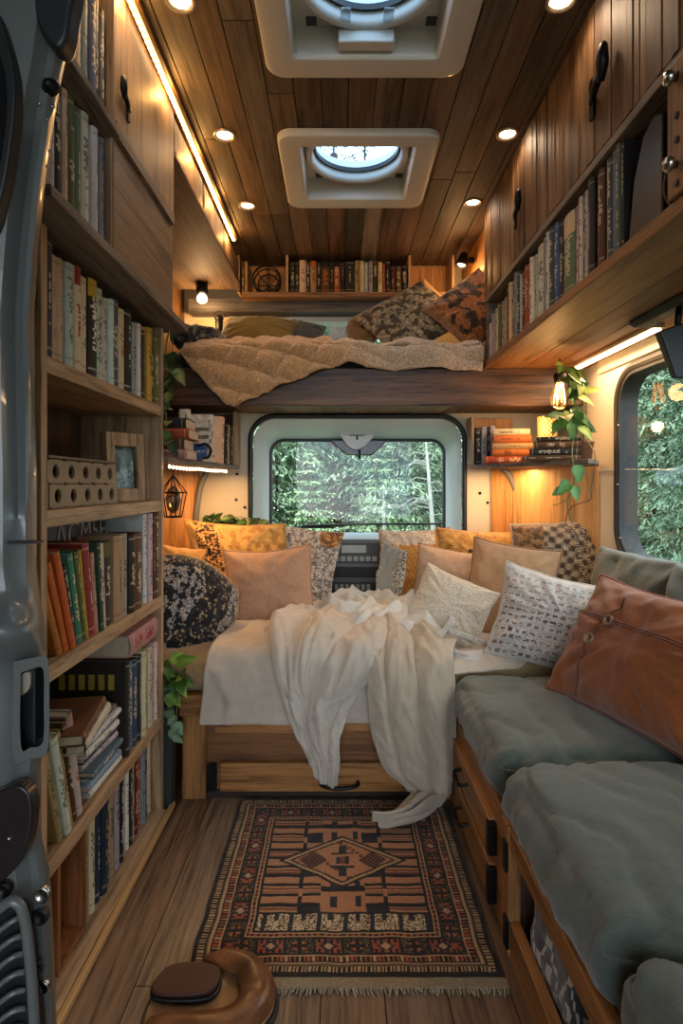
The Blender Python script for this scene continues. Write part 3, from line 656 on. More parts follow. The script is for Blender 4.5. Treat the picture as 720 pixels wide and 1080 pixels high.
mb = MB(); pic = lambda i, j: mixc(rgb('#7d8a8e'), rgb('#3c4a40'), sm(-.2, .4, nz(i*.3, j*.3, 2)+(.4-i*.04)))
mb.grid([[(-.036+j*.0072, .014, .033+i*.0117) for j in range(11)] for i in range(11)], col=pic); mb.build('photo', bookcloth, t, local=True)
MB().box(-.036, .036, .009, .0095, .033, .15).build('glass', glass, t, local=True)
# ---- overhead cabinet with flaps over the loft, left
t = thing('flap_cabinet', 'shallow overhead cabinet with small flap doors over the loft bunk', 'cabinet', (-.6, 2.2, EYE+.94))
MB().box(-.765, -.462, 1.664, 2.79, EYE+.925, EYE+.942).build('bottom_board', wood('shelf_under', '#5a4636', '#80674f', 'Y', .8, .6), t, bevel=.002)
MB().box(-.765, -.47, 2.775, 2.79, EYE+.942, EYE+1.06).build('side_panel', darkpine, t)
for k, (a, b_) in enumerate(((1.668, 2.02), (2.035, 2.38), (2.395, 2.772))):
    MB().box(-.485, -.469, a, b_, EYE+.946, EYE+1.048).build('flap_door', doorwood, t, bevel=.008)
# ---- overhead cabinet on the right
RX = .56; zb2 = EYE+.445
t = thing('overhead_cabinet', 'long pine overhead cabinet with ribbed doors above an open book shelf', 'cabinet', (.75, 1.6, zb2))
mb = MB()
for k, (a, b_) in enumerate(((RX-.004, .70), (.702, .80), (.802, .95))): mb.box(a, b_, .90, 2.262, zb2, zb2+.026, 0, (*rgb(['#e0cbb0', '#cbb193', '#d6bd9c'][k]), .13*k))
mb.build('shelf_board', wood('shelf_pine', '#7d5c3d', '#b48f66', 'Y', .8, .5, tint=True), t, bevel=.002)
MB().box(RX-.002, .95, .90, 2.262, EYE+.695, EYE+.715).build('divider_board', greyoak, t, bevel=.002)
MB().box(RX+.045, .90, .90, .918, zb2+.027, EYE+1.06).build('side_panel', doorwood, t)
MB().box(.90, .945, .92, 2.26, zb2+.026, EYE+1.06).build('back_panel', darkpine, t)
MB().box(RX+.004, .90, 2.245, 2.262, zb2+.026, EYE+.695).build('side_panel', greyoak, t); MB().box(RX+.004, .90, 2.245, 2.262, EYE+.715, EYE+1.06).build('side_panel', doorwood, t)
rr_ = random.Random(2)
for a, b_ in ((.92, 1.585), (1.589, 2.262)):
    mb = MB(); y = a
    while y < b_-.001:
        wd = rr_.choice((.016, .022, .03, .04)); wd = min(wd, b_-y); dep = rr_.uniform(0, .004)
        c = mixc(rgb('#d9c4a6'), rgb('#9c866c'), rr_.random()); mb.box(RX-dep, RX+.016, y, y+wd-.0008, EYE+.716, EYE+1.058, 0, (*c, rr_.random())); y += wd
    d_ = mb.build('door', ribwood, t, bevel=.0012, seg=1)
    latch(RX-.004, 1.29 if a < 1 else 1.857, EYE+.845, -1, d_, 1.0 if a < 1 else .85)
t = thing('cabinet_post', 'wooden end post with steel knobs at the near end of the overhead cabinet', 'post', (.56, .95, EYE))
MB().box(.548, .60, .925, .985, EYE+.472, EYE+.694).build('post', wood('post_wood', '#6b4a30', '#98704a', 'Z', 1, .5), t, bevel=.003)
for z in (.52, .66): MB().lathe([(.006, 0), (.006, .006), (.011, .009), (.013, .015), (.009, .021), (.0001, .023)], 16, (.548, .955, EYE+z), (-1, 0, 0)).build('knob', steel, t, smooth=True)
for z in (.49, .56, .60, .665): MB().lathe([(.006, 0), (.006, .003), (.0001, .004)], 12, (.548, .955, EYE+z), (-1, 0, 0)).build('screw_hole', blackrubber, t)
row([('pale', 34, 13.5), ('grey', 30, 16), ('pale', 26, 17), ('white', 28, 17.5), ('olive', 24, 17), ('grey', 24, 17), ('pinkish', 24, 17.5), ('charcoal', 24, 20), ('cream', 26, 20.5), ('tan', 20, 20, dict(letters='black')),
     ('black', 24, 18), ('bluegrey', 24, 21), ('navy', 26, 20.5), ('pale', 14, 18.5), ('maroon', 24, 19), ('rust', 28, 19.5), ('red', 16, 19), ('white', 22, 20), ('pale', 18, 20), ('white', 62, 21, dict(ad='thick')), ('grey', 20, 21), ('white', 22, 21.5), ('slate', 26, 21.5), ('blue', 22, 21.5), ('charcoal', 24, 21), ],
    2.238, 1.505, '-X', RX+.014, zb2+.0265, 'on the overhead shelf', 'books on the overhead shelf', .16, near_first=True, place_word='from loft end')
row([('sage', 92, 20, dict(band='cream', ad='very thick', big=True)), ('white', 18, 20), ('rust', 22, 21), ('white', 26, 20.5), ('slate', 24, 20), ('pale', 24, 20), ('charcoal', 40, 21.5, dict(letters='grey')), ('black', 20, 21), ('brown', 36, 21), ('cream', 24, 22), ('slate', 30, 21), ('bluegrey', 18, 21.5), ('sage', 20, 22), ('charcoal', 14, 22)],
    1.50, 1.178, '-X', RX+.012, zb2+.0265, 'on the overhead shelf', 'books on the overhead shelf', .16, near_first=True, place_word='from the thick green one')
t = thing('black_folder', 'black curved folder leaning at the near end of the overhead book shelf', 'folder', (.62, 1.04, zb2))
mb = MB(); mb.prism([(0, 0), (.11, 0), (.11, .19), (.085, .205), (.05, .185), (.02, .12)], lambda a, z: (.572, 1.170-a*1.15, zb2+.0265+z), lambda a, z: (.76, 1.170-a*1.15, zb2+.0265+z)); mb.build('body', darkplastic, t, bevel=.006)
mb = MB(); mb.tube(catmull([(.578, 1.02, zb2+.035), (.572, 1.035, zb2+.07), (.572, 1.02, zb2+.11), (.578, 1.0, zb2+.13)], 14), .003, 6); mb.build('strap', plain('grey_strap', '#4a4a4c', .6), t, smooth=True)
# light bar under it
t = thing('light_bar', 'glowing LED bar under the overhead cabinet beside the window', 'strip light', (.88, 1.9, zb2))
MB().box(.862, .898, 1.62, 2.19, zb2-.012, zb2-.0005).build('housing', plain('bar_housing', '#c9b8a0', .4), t, bevel=.003)
MB().box(.868, .892, 1.63, 2.18, zb2-.017, zb2-.0115).build('diffuser', emitmat('bar_glow', '#ffe2b8', 12), t, bevel=.002)
lamp('bar_light', 'AREA', (.88, 1.9, zb2-.022), 3.0, '#ffd09a', .5, shape='RECTANGLE', size_y=.03).rotation_euler = (0, 0, R(90))
t = thing('folding_screen', 'black folding screen hanging on a hinged arm under the overhead cabinet', 'screen', (.8, 1.42, EYE+.4))
a, b_ = P(676, 322, 1.66), P(725, 300, 1.45)
mb = MB(); mb.hull8([(.80, 1.60, zb2-.02), (.84, 1.60, zb2-.02), (.84, 1.30, zb2-.022), (.80, 1.30, zb2-.022), (.79, 1.62, zb2-.001), (.85, 1.62, zb2-.001), (.85, 1.28, zb2-.001), (.79, 1.28, zb2-.001)]); mb.build('mount', blackiron, t, bevel=.004)
mb = MB(); mb.tube([(.82, 1.42, zb2-.015), (.81, 1.41, zb2-.06)], .008, 8); mb.build('arm', blackiron, t, smooth=True)
mb = MB(); tl, bl = P(696, 349, 1.42), P(712, 398, 1.42); mb.hull8([bl, bl+V((.16, -.02, -.01)), bl+V((.16, .0, -.01)), bl+V((0, .02, 0)), tl, tl+V((.2, -.03, .07)), tl+V((.2, .0, .07)), tl+V((0, .03, 0))]); mb.build('panel', darkplastic, t, bevel=.004)
# ---- book shelf on the loft's far wall
t = thing('loft_bookshelf', 'low wooden bookshelf across the far wall under the ceiling', 'shelf', (0, 2.75, EYE+.9))
Yb = 2.73; zs = EYE+.895
MB().box(-.455, .56, Yb, 2.895, zs-.022, zs).build('shelf_board', wood('loft_oak', '#7a5230', '#a97a48', 'X', 1, .5), t, bevel=.002)
for px in (251, 302.5, 432, 478): 
    x = (px-CX)*Yb/F; MB().box(x-.006, x+.006, Yb+.004, 2.895, zs, ZC-.002).build('divider', oakz, t, bevel=.001)
MB().box(-.455, .56, 2.885, 2.895, zs, ZC-.002).build('back_panel', amber, t)
xs, xe = (305-CX)*Yb/F+.004, (430-CX)*Yb/F-.002
row([('black', 20, 14), ('charcoal', 18, 14.5), ('cream', 30, 15), ('charcoal', 18, 14), ('tan', 26, 14.5, dict(band='orange')), ('black', 20, 14), ('brown', 40, 14.5, dict(band='black', letters='orange')), ('black', 14, 14), ('rust', 28, 14.5, dict(band='black')), ('black', 22, 14), ('charcoal', 40, 14.5),
     ('tan', 22, 15), ('cream', 18, 14.5), ('pale', 20, 14), ('grey', 18, 14.5), ('charcoal', 22, 15), ('cream', 18, 14), ('rust', 12, 13.5), ('black', 22, 14.5), ('maroon', 24, 12), ('brown', 24, 12), ('black', 26, 12.5)],
    xs, xe, '-Y', Yb+.014, zs+.0005, 'on the far loft shelf', 'books on the far loft shelf', .13, place_word='counting from the basket')
t = thing('wire_basket', 'round black wire basket on its side on the far loft shelf', 'basket', ((280-CX)*Yb/F, Yb+.05, zs))
cx, cz, r = (281-CX)*2.76/F, zs+.068, .062
for k, (yy, rr) in enumerate(((2.745, .062), (2.765, .066), (2.80, .064), (2.835, .05))):
    MB().tube([(cx+rr*cos(2*pi*j/32), yy, zs+.067+rr*sin(2*pi*j/32)) for j in range(32)], .0035, 6, closed=True).build('hoop', blackiron, t, smooth=True)
for k in range(4):
    a = pi*k/4; MB().tube(catmull([(cx+.062*cos(a), 2.745, zs+.067+.062*sin(a)), (cx+.05*cos(a), 2.84, zs+.067+.05*sin(a)), (cx-.05*cos(a), 2.84, zs+.067-.05*sin(a)), (cx-.062*cos(a), 2.745, zs+.067-.062*sin(a))], 14), .0025, 6).build('rib', blackiron, t, smooth=True)
for k, c in enumerate(('brown', 'tan')):
    x0 = (254-CX)*Yb/F+k*.014+.002; book(standing((x0, Yb+.012, zs+.0005), '-Y'), .012, .145, .13, c, f"slim {c} book beside the wire basket on the far loft shelf", None)
# ---- nook shelves below the loft
def nookshelf(name, pts, zt_, label, mat_):
    t = thing(name, label, 'shelf', (pts[0][0], pts[0][1], zt_)); m = MB()
    m.prism(pts, lambda x, y: (x, y, zt_-.016), lambda x, y: (x, y, zt_)); m.build('board', mat_, t, bevel=.003); return t
LZ = EYE+.08
t = nookshelf('nook_shelf', [(-.762, 1.72), (-.50, 1.72), (-.425, 2.40), (-.425, 2.50), (-.762, 2.50)], LZ, 'small weathered wooden shelf under the loft on the bookcase side', greyoak)
MB().box(-.44, -.425, 2.42, 2.52, LZ, LZ+.22).build('end_panel', oakz, t, bevel=.002)
MB().box(-.762, -.44, 2.50, 2.515, LZ, LZ+.22).build('back_board', darkpine, t)
RZ = EYE+.082
t = nookshelf('nook_shelf', [(.555, 2.42), (.79, 1.87), (.82, 1.88), (.938, 2.125), (.74, 2.49), (.555, 2.50)], RZ, 'small weathered wooden shelf under the loft on the window side', greyoak)
MB().box(.545, .557, 2.43, 2.52, RZ, RZ+.20).build('end_panel', oakz, t, bevel=.002)
quadboard((.557, 2.515), (.74, 2.515), RZ, RZ+.20, .01).build('back_board', amber, t)
z = LZ+.0005
for k, (c, th) in enumerate((('rose', .03), ('brown', .034), ('rust', .032), ('charcoal', .034))):
    book(lying((-.475-.012*(k % 2), 1.84+.01*k, z), (-1, 0, 0)), th, .17, .13, c, f"{'bottom' if k == 0 else 'top' if k == 3 else ORD[k]+' lowest'} {colname(c)} book of the stack beside the blue mug", 'stack of books beside the blue mug'); z += th+.0006
t = thing('paper_lantern', 'white speckled paper lantern block on the nook shelf behind the blue mug', 'lantern', (-.52, 2.14, LZ))
sp = colmat('speckled_paper', .9, .3, 200, .3, 70)
mb = MB()
def lant(x0, x1, y0, y1, z0, z1, wob):
    rows = []
    for i in range(13):
        z = lerp(z0, z1, i/12); ring = [(x, y, z+(wob*sin(6*x*20+y*9) if i == 12 else 0)) for x, y in rrect(x0, x1, y0, y1, .012, 5)]; rows.append(ring)
    mb.grid(rows, cu=True, col=lambda i, j: mixc(rgb('#c9bfae'), rgb('#6d655a'), 1 if nz(i*1.7, j*1.3, 4) > .25 else 0)); b0 = len(mb.v)-len(rows[-1]); mb.face(range(b0, len(mb.v)), 0, rgb('#c9bfae'))
lant(-.565, -.455, 2.10, 2.19, LZ+.0005, LZ+.165, .006); mb.build('body', sp, t)
mb = MB(); lant(-.566, -.528, 2.06, 2.098, LZ+.0005, LZ+.185, 0); mb.build('block', sp, t)
t = thing('mug', 'small shiny blue mug with a black handle on the nook shelf', 'mug', (-.475, 2.02, LZ))
mc = V((-.478, 2.0, LZ)); MB().lathe([(.02, .001), (.026, .006), (.03, .03), (.028, .058), (.026, .058), (.027, .03), (.022, .008), (.0001, .006)], 24, mc).build('body', plain('blue_glaze', '#2f4a78', .15, coat=.5), t, smooth=True)
MB().tube(catmull([mc+V((.004, -.027, .05)), mc+V((.03, -.03, .056)), mc+V((.046, -.026, .035)), mc+V((.036, -.022, .012)), mc+V((.02, -.02, .01))], 16), .005, 8).build('handle', blackiron, t, smooth=True)
for k, (c, w_, h) in enumerate((('cream', .05, .17), ('black', .03, .155), ('tan', .022, .15), ('charcoal', .026, .15))):
    book(standing((-.432, 2.13+k*.055+(.03 if k else 0), LZ+.0005), '+X', R(6 if k < 2 else 3)), w_, h, .1, c, f"{'wide ' if k == 0 else ''}{c} book at the end of the nook shelf, {ORD[k]} behind the mug", 'books at the end of the nook shelf')
t = thing('fairy_lights', 'row of tiny glowing fairy lights under the small nook shelf', 'string lights', (-.5, 2, LZ-.02))
pts = [V((lerp(-.50, -.44, i/40), lerp(1.73, 2.28, i/40), LZ-.021-.003*abs(sin(i*1.4)))) for i in range(41)]
MB().tube(pts, .0018, 5).build('wire', plain('copper_wire', '#6b4a2a', .4, .8), t)
for i in range(0, 41, 2):
    MB().lathe([(.0001, -.007), (.0035, -.004), (.004, 0), (.0001, .005)], 8, pts[i]-V((0, 0, .005))).build('tiny_bulb', warm_lamp, t, smooth=True)
lamp('fairy_glow', 'AREA', (-.50, 2.25, LZ-.035), 3.6, '#ffc27c', .3, shape='RECTANGLE', size_y=.06).rotation_euler = (0, 0, R(90))
t = thing('hanging_lantern', 'geometric black wire lantern hanging below the nook shelf by the bookcase', 'lantern', (-.52, 1.86, .9))
hc = V((-.515, 1.82, .905)); gw = blackiron; ring = [hc+V((.042*cos(2*pi*j/6), .042*sin(2*pi*j/6), .02)) for j in range(6)]
top, bot = hc+V((0, 0, .075)), [hc+V((.026*cos(2*pi*j/6), .026*sin(2*pi*j/6), -.055)) for j in range(6)]
mb = MB(); mb.tube(ring, .0022, 5, closed=True); mb.tube(bot, .0022, 5, closed=True)
for a, b_ in zip(ring, bot): mb.tube([top, a, b_], .002, 5)
mb.tube([top, V((top.x, top.y, LZ-.017))], .0013, 5); mb.build('wire_cage', gw, t)
MB().lathe([(.0001, -.045), (.016, -.035), (.024, 0), (.016, .03), (.0001, .042)], 16, hc).build('globe', plain('smoked_globe', '#8a7050', .15, trans=.6), t, smooth=True)
# window side nook
row([('charcoal', 24, 15), ('pale', 22, 15.5), ('black', 14, 15), ('white', 22, 16)], .56, .645, '-Y', 2.43, RZ+.0005, 'on the window-side nook shelf', 'upright books on the window-side nook shelf', .06, place_word='from the cab')
z = RZ+.0005
for k, (c, th, L_, xo) in enumerate((('rust', .028, .19, .83), ('orange', .026, .15, .82), ('tan', .024, .15, .82), ('orange', .03, .14, .815), ('cream', .024, .135, .81))):
    o = V((xo-.075, 2.27, z)); book(lying(o, (-1, .22, 0)), th, L_, .10, c, f"{'bottom' if k == 0 else 'top' if k == 4 else ORD[k]+' lowest'} {c} book of the warm-lit stack beside the woven lamp", 'warm-lit stack beside the woven lamp'); z += th+.0006
z = RZ+.0005
for k, (c, th, L_) in enumerate((('brown', .018, .19), ('charcoal', .022, .165), ('brown', .024, .15), ('charcoal', .016, .14))):
    book(lying((.815, 1.985, z), (-1, .30, 0)), th, L_, .10, c, f"{'bottom' if k == 0 else 'top' if k == 3 else ORD[k]+' lowest'} {c} book of the dark stack below the hanging plant", 'dark stack below the hanging plant'); z += th+.0006
t = thing('woven_lamp', 'small glowing woven cylinder lamp between two stacks of books on the nook shelf', 'lamp', (.84, 2.14, RZ))
lc = V((.785, 2.225, RZ)); mb = MB()
rows = [[lc+V(((.034+.002*((i+j) % 2))*cos(2*pi*j/28), (.034+.002*((i+j) % 2))*sin(2*pi*j/28), .03+i*.0085)) for j in range(28)] for i in range(18)]
mb.grid(rows, cu=True, col=lambda i, j: rgb('#e0b878') if (i+j) % 2 else rgb('#8a6030')); wl = mb.build('shade', colmat('woven_shade', .8, .2, 200, .2, 60), t)
MB().lathe([(.03, 0), (.034, .006), (.03, .028), (.008, .03)], 20, lc).build('base', darkpine, t, smooth=True)
MB().lathe([(.0001, .06), (.014, .075), (.018, .10), (.010, .125), (.0001, .13)], 14, lc).build('bulb', bulb_glow, t, smooth=True)
lamp('woven_light', 'POINT', (lc.x-.05, lc.y-.06, lc.z+.13), 1.6, '#ffc27c', .02)
lamp('nook_light', 'AREA', (.66, 2.38, RZ-.02), 2.6, '#ffc888', .25, shape='RECTANGLE', size_y=.05)
# ================================================================ soft things
def softbox(x0, x1, y0, y1, z0, z1, r, n=(20, 20, 6), bulge=0, wr=.004, seed=0, side=0, colf=None, rag=1.0):
    "rounded, slightly rumpled box"
    h = V(((x1-x0)/2, (y1-y0)/2, (z1-z0)/2)); c = V(((x0+x1)/2, (y0+y1)/2, (z0+z1)/2)); mb = MB()
    def seq(k): return [-1+2*i/k for i in range(k+1)]
    def dense(k, L): # more lines near the edges
        return [max(-1, min(1, sin(t*pi/2)*.35+t*.65)) for t in seq(k)]
    def mp(p):
        q = V((p[0]*h.x, p[1]*h.y, p[2]*h.z)); rr = [min(r, h.x), min(r, h.y), min(r, h.z)]
        cl = V([max(-(h[i]-rr[i]), min(h[i]-rr[i], q[i])) for i in range(3)]); d = q-cl
        m_ = max(abs(d[i])/rr[i] for i in range(3)); L_ = d.length
        if L_ > 1e-9:
            e = V([d[i]/rr[i] for i in range(3)]); e = e.normalized()*m_; d = V([e[i]*rr[i] for i in range(3)])
        o = cl+d; u, v = p[0], p[1]
        if p[2] > -.2: o.z += bulge*(1-u*u)*(1-v*v)*(.5+.5*p[2])
        o.x += side*p[0]*(1-v*v)*(1-p[2]**2); o.y += side*p[1]*(1-u*u)*(1-p[2]**2)
        w = o+c; cr = (exp(-(1+u)*4.5)+exp(-(1-abs(v))*7)*.7)*(abs(nz(w.y*24+seed, w.x*14, w.z*3))-.2)*1.6 if p[2] > -.6 else 0; f = fbm(w.x*7*rag+seed, w.y*7*rag, w.z*9+seed*.7); g = abs(nz(w.x*13+seed*3+f, w.y*5, w.z*13)); 
        nrm = V((p[0]**9, p[1]**9, p[2]**5)); nrm = nrm.normalized() if nrm.length > 1e-6 else V((0, 0, 1))
        return w+nrm*(wr*f+wr*cr-wr*1.2*(1-min(1, g*4))*(1 if p[2] > -.5 else 0))
    X, Y, Z = dense(n[0], 0), dense(n[1], 0), dense(n[2], 0)
    for s in (-1, 1):
        mb.grid([[mp((x, y, s)) for x in X] for y in Y], col=colf); mb.grid([[mp((x, s, z)) for x in X] for z in Z], col=colf); mb.grid([[mp((s, y, z)) for y in Y] for z in Z], col=colf)
    return mb
def pillow(label, c, w, h, t, nrm, colf, mat_, roll=0, rnd=0, pinch=.07, sag=0, seed=1, piping=None, N=34, name='cushion', cat='cushion', group=None, up=(0, 0, 1), wr=.006, back=None, ex=.55, shear=0):
    n_ = V(nrm).normalized(); u_ = (V(up)-n_*V(up).dot(n_)).normalized(); x_ = u_.cross(n_)
    m = frame3(V(c), x_, u_, n_) @ M.Rotation(R(roll), 4, 'Z'); m = m @ M.Translation((0, -h/2, 0))
    e = thing(name, label, cat, mat=m, group=group)
    g = [sin(i/N*pi-pi/2)*.55+(2*i/N-1)*.45 for i in range(N+1)]
    def pt(u, v, s):
        x = w/2*u*(1-pinch*(1-v*v)); y = h/2*v*(1-pinch*(1-u*u))
        if rnd: x, y = x*sqrt(1-rnd*.5*v*v), y*sqrt(1-rnd*.5*u*u)
        T = t/2*max(0, 1-abs(u)**2.3)**ex*max(0, 1-abs(v)**2.3)**ex
        if v > 0: y -= sag*h*(1-u*u)*v
        edge = min(1-abs(u), 1-abs(v)); a = math.atan2(v, u)
        f = fbm(x*11+seed*5, y*11, s*3+seed); k = nz(a*5+seed*2.3, seed+s*4, edge*2)
        T += (wr*f+wr*.9*k*(1-edge)*3*min(1, edge*6))*min(1, edge*9)
        x += .004*nz(v*3+seed, seed, 0)*(abs(u) > .99); y += .004*nz(u*3+seed, seed*2, 0)*(abs(v) > .99)
        x += shear*y
        return V((x, y+h/2, s*T))
    mb = MB()
    for s in (1, -1):
        rows = [[pt(u, v, s) for u in g] for v in g]
        mb.grid(rows, col=(lambda i, j: colf((g[j]+g[j+1])/2, (g[i]+g[i+1])/2, 0)) if s > 0 else (lambda i, j: (back or colf((g[j]+g[j+1])/2, (g[i]+g[i+1])/2, 1))), flip=s < 0)
    cov = mb.build('cover', mat_, e, local=True, smooth=True, weld=True)
    rim = [pt(u, -1, 1) for u in g]+[pt(1, v, 1) for v in g[1:]]+[pt(u, 1, 1) for u in g[::-1][1:]]+[pt(-1, v, 1) for v in g[::-1][1:-1]]
    if piping is not None: MB().tube(rim, .0042, 6, closed=True, c=piping).build('piping', fabric, e, local=True, smooth=True)
    return e, pt
def pat(f): return lambda u, v, b: f(u, v)
def plaincol(hexc, d=.08, k=3): 
    b = rgb(hexc); return lambda u, v, s: mixc(b, tuple(x*(1+d) for x in b), .5+nz(u*k, v*k, b[0]*50))
# ---------------------------------------------------------------- bed
t = thing('bed_base', 'built-in oak bed base with a drawer in its front', 'bed', (0, 1.77, 0))
FY = 1.77; oakbx = wood('bed_oak', '#7c5029', '#ac7842', 'X', .9, .45); oakbz = wood('bed_oak_post', '#7c5029', '#ac7842', 'Z', .9, .45); oakdk = wood('bed_oak_inner', '#5f3c20', '#87592f', 'X', .9, .5)
MB().box(-.485, .345, FY, FY+.05, .25, .314).build('top_rail', oakbx, t, bevel=.004)
MB().box(-.476, -.402, FY+.002, FY+.06, 0, .25).build('post', oakbz, t, bevel=.004); MB().box(.31, .345, FY+.002, FY+.06, 0, .25).build('post', oakbz, t, bevel=.004)
MB().box(-.402, .31, FY+.022, FY+.035, .02, .25).build('front_panel', oakdk, t)
MB().box(-.378, .31, FY+.008, FY+.022, .197, .247).build('mid_rail', oakbx, t, bevel=.003)
MB().box(-.402, .31, FY+.014, FY+.05, .0, .022).build('plinth', plain('plinth_dark', '#2a1c12', .6), t)
d_ = MB().box(-.36, .305, FY-.004, FY+.02, .026, .112).build('drawer', oakbx, t, bevel=.004)
m = MB(); m.tube(catmull([(-.055, FY-.004, .058), (-.05, FY-.024, .054), (0, FY-.028, .048), (.05, FY-.024, .054), (.055, FY-.004, .058)], 18), .0055, 8); m.build('handle', blackiron, d_, smooth=True)
for x in (-.386,): MB().box(x-.012, x+.014, FY-.006, FY+.02, .028, .105).build('corner_bracket', blackiron, t, bevel=.003)
tag(softbox(-.66, .93, 1.785, 2.545, .316, .428, .04, (40, 24, 5), .008, .004, 3, .01, lambda i, j: rgb('#a58a62')).build('mattress', fabric, None, smooth=True, weld=True), 'beige mattress on the oak bed base under the cushions', 'mattress')
# ---------------------------------------------------------------- bench along the right wall
BXf = .345
t = thing('bench', 'long oak storage bench under the window with drawers and an open bay', 'bench', (.5, 1.0, 0))
bo = wood('bench_oak', '#7f552f', '#b07c49', 'Y', .9, .45); boz = wood('bench_oak_post', '#7f552f', '#b07c49', 'Z', .9, .45)
MB().box(BXf, BXf+.02, 1.215, 1.765, .0, .262).build('drawer_case', bo, t, bevel=.002)
MB().box(BXf-.008, BXf+.02, 1.18, 1.225, 0, .262).build('post', boz, t, bevel=.003)
MB().box(BXf-.004, BXf+.018, .22, 1.18, .216, .262).build('top_rail', bo, t, bevel=.003)
MB().box(BXf-.004, BXf+.018, .22, 1.18, .0, .074).build('bottom_rail', bo, t, bevel=.003)
MB().box(BXf+.02, .945, .22, 1.765, .240, .258).build('seat_board', bo, t); MB().box(BXf+.02, .945, .22, 1.2, .0, .012).build('bay_floor', darkpine, t); MB().box(.70, .71, .22, 1.2, .012, .24).build('bay_back', darkpine, t); MB().box(BXf+.02, .70, 1.20, 1.215, .012, .24).build('bay_side', darkpine, t)
for z0, z1 in ((.128, .212), (.022, .112)):
    d_ = MB().box(BXf-.016, BXf+.004, 1.30, 1.745, z0, z1).build('drawer', bo, t, bevel=.005)
    ym, zm = 1.55, (z0+z1)/2+.01
    m = MB(); m.tube(catmull([(BXf-.016, ym-.04, zm), (BXf-.036, ym-.036, zm-.004), (BXf-.04, ym, zm-.012), (BXf-.036, ym+.036, zm-.004), (BXf-.016, ym+.04, zm)], 18), .005, 8); m.build('handle', blackiron, d_, smooth=True)
    MB().box(BXf-.020, BXf-.0, 1.288, 1.312, z0+.006, z1-.004).build('iron_corner', blackiron, d_, bevel=.004)
for y, z in ((1.19, .20), (1.185, .05)): MB().box(BXf-.014, BXf-.006, y-.012, y+.012, z-.03, z+.03).build('hinge', blackiron, t, bevel=.003)
sage = rgb('#566059')
def seat(y0, y1, label, seed, sx=BXf-.012):
    e = thing('seat_cushion', label, 'cushion', (.64, (y0+y1)/2, .262), group='sage seat cushions on the bench')
    softbox(sx, .915, y0, y1, .2635, .385, .048, (56, 48, 10), .022, .0068, seed, .012, lambda i, j: sage, .55).build('cover', fabric, e, smooth=True, weld=True)
    k = .03; z = .374
    ring = rrect(sx+.006, .91, y0+.006, y1-.006, .035, 8); MB().tube([(x, y, z-.028) for x, y in ring], .0035, 6, closed=True, c=tuple(x*.9 for x in sage)).build('piping', fabric, e, smooth=True)
seat(1.228, 1.762, 'sage green seat cushion at the bed end of the bench, under the printed cushion', 2)
seat(.735, 1.222, 'middle sage green seat cushion on the bench, nearest full one to the rug', 5)
seat(.22, .728, 'sage green seat cushion at the near end of the bench, farthest from the bed', 9)
# ---------------------------------------------------------------- cushions
def speck(cols, sc, thr=(.0, .25), o=2, seed=0):
    cs = [rgb(c) for c in cols]
    def f(u, v, b=0):
        a = fbm(u*sc+seed, v*sc, seed*3.1, o); c = nz(u*sc*2.1+9, v*sc*2.1, seed)
        return cs[0] if a < thr[0] else (cs[1] if c < thr[1] else cs[2 % len(cs)])
    return f
fl1 = speck(['#16171c', '#2c2c30', '#a5906c'], 9, (.02, .22), 4, 3); fl1b = speck(['#1a1b20', '#7d7c82', '#b9aa90'], 12, (-.05, .05), 4, 5)
pillow('dark floral round-topped cushion at the bed end beside the bookcase', P(192, 646, 1.96), .36, .36, .15, (.45, -.9, .12), lambda u, v, b: fl1b(u, v) if nz(u*1.4, v*1.4, 7) > -.05 else fl1(u, v), fabric, -30, .75, .0, 0, 3, rgb('#b08a50'), N=110)
pillow('plain mustard cushion tucked behind the dark floral cushion', P(184, 612, 2.14), .20, .26, .13, (.3, -.9, .3), plaincol('#a5783e'), fabric, -10, seed=4)
fl2 = speck(['#2a241c', '#a5632f', '#c49458'], 11, (-.04, -.1), 3, 8); ml = plaincol('#b58f50', .1, 5)
def f2(u, v, b):
    if u < -.86 or -.42 < u < -.37: return rgb('#b98c4e')
    if u < -.42: return fl2(u*1.3, v*2.0)
    return mixc(ml(u, v, b), rgb('#8c6330'), .8 if fbm(u*6, v*6, 2) > .12 else .1)
pillow('tall mustard cushion with a dark floral border strip behind the peach cushion', P(258, 606, 2.35), .40, .42, .12, (.2, -.95, .22), f2, fabric, -3, shear=-.22, seed=5, piping=rgb('#a8803f'), N=110)
fl3 = speck(['#746e68', '#a19c97', '#c8c2ba'], 14, (-.08, .0), 4, 11); fl3o = speck(['#6a4a2c', '#a86a30', '#b9955c'], 8, (-.05, .05), 4, 2)
pillow('large grey floral cushion against the dashboard, behind the peach cushion', P(297, 604, 2.44), .46, .42, .13, (-.05, -.95, .25), lambda u, v, b: fl3o(u, v) if (hypot(u+.45, v-.62) < .42+.15*nz(u*4, v*4) or hypot(u-.8, v-.85) < .22) else fl3(u, v), fluffy, -9, seed=6, N=110)
pillow('plain peach cushion standing on the bed in front of the grey floral cushion', P(284, 622, 2.15), .325, .315, .13, (.02, -.96, .22), plaincol('#ac866a', .06), fabric, 4, seed=7, sag=.03, piping=rgb('#a07a5e'))
def f5(u, v, b):
    if v > .62+.05*nz(u*8, 3): return mixc(rgb('#9c9389'), rgb('#c5bcae'), .5+nz(u*14, v*14, 1)) if u < .55 else rgb('#a8763a')
    return rgb('#9b7038') if int((u+v*.6)*16) % 2 else rgb('#b2854a')
pillow('woven mustard cushion with a fuzzy grey top band, beside the dashboard', P(440, 602, 2.46), .31, .36, .1, (.05, -.95, .2), f5, fabric, 2, seed=8, N=56)
def f6(u, v, b): return rgb('#8d9a9c') if abs(u) < .62 else (rgb('#5e6468') if nz(u*20, v*18) > .05 else rgb('#b5b19f'))
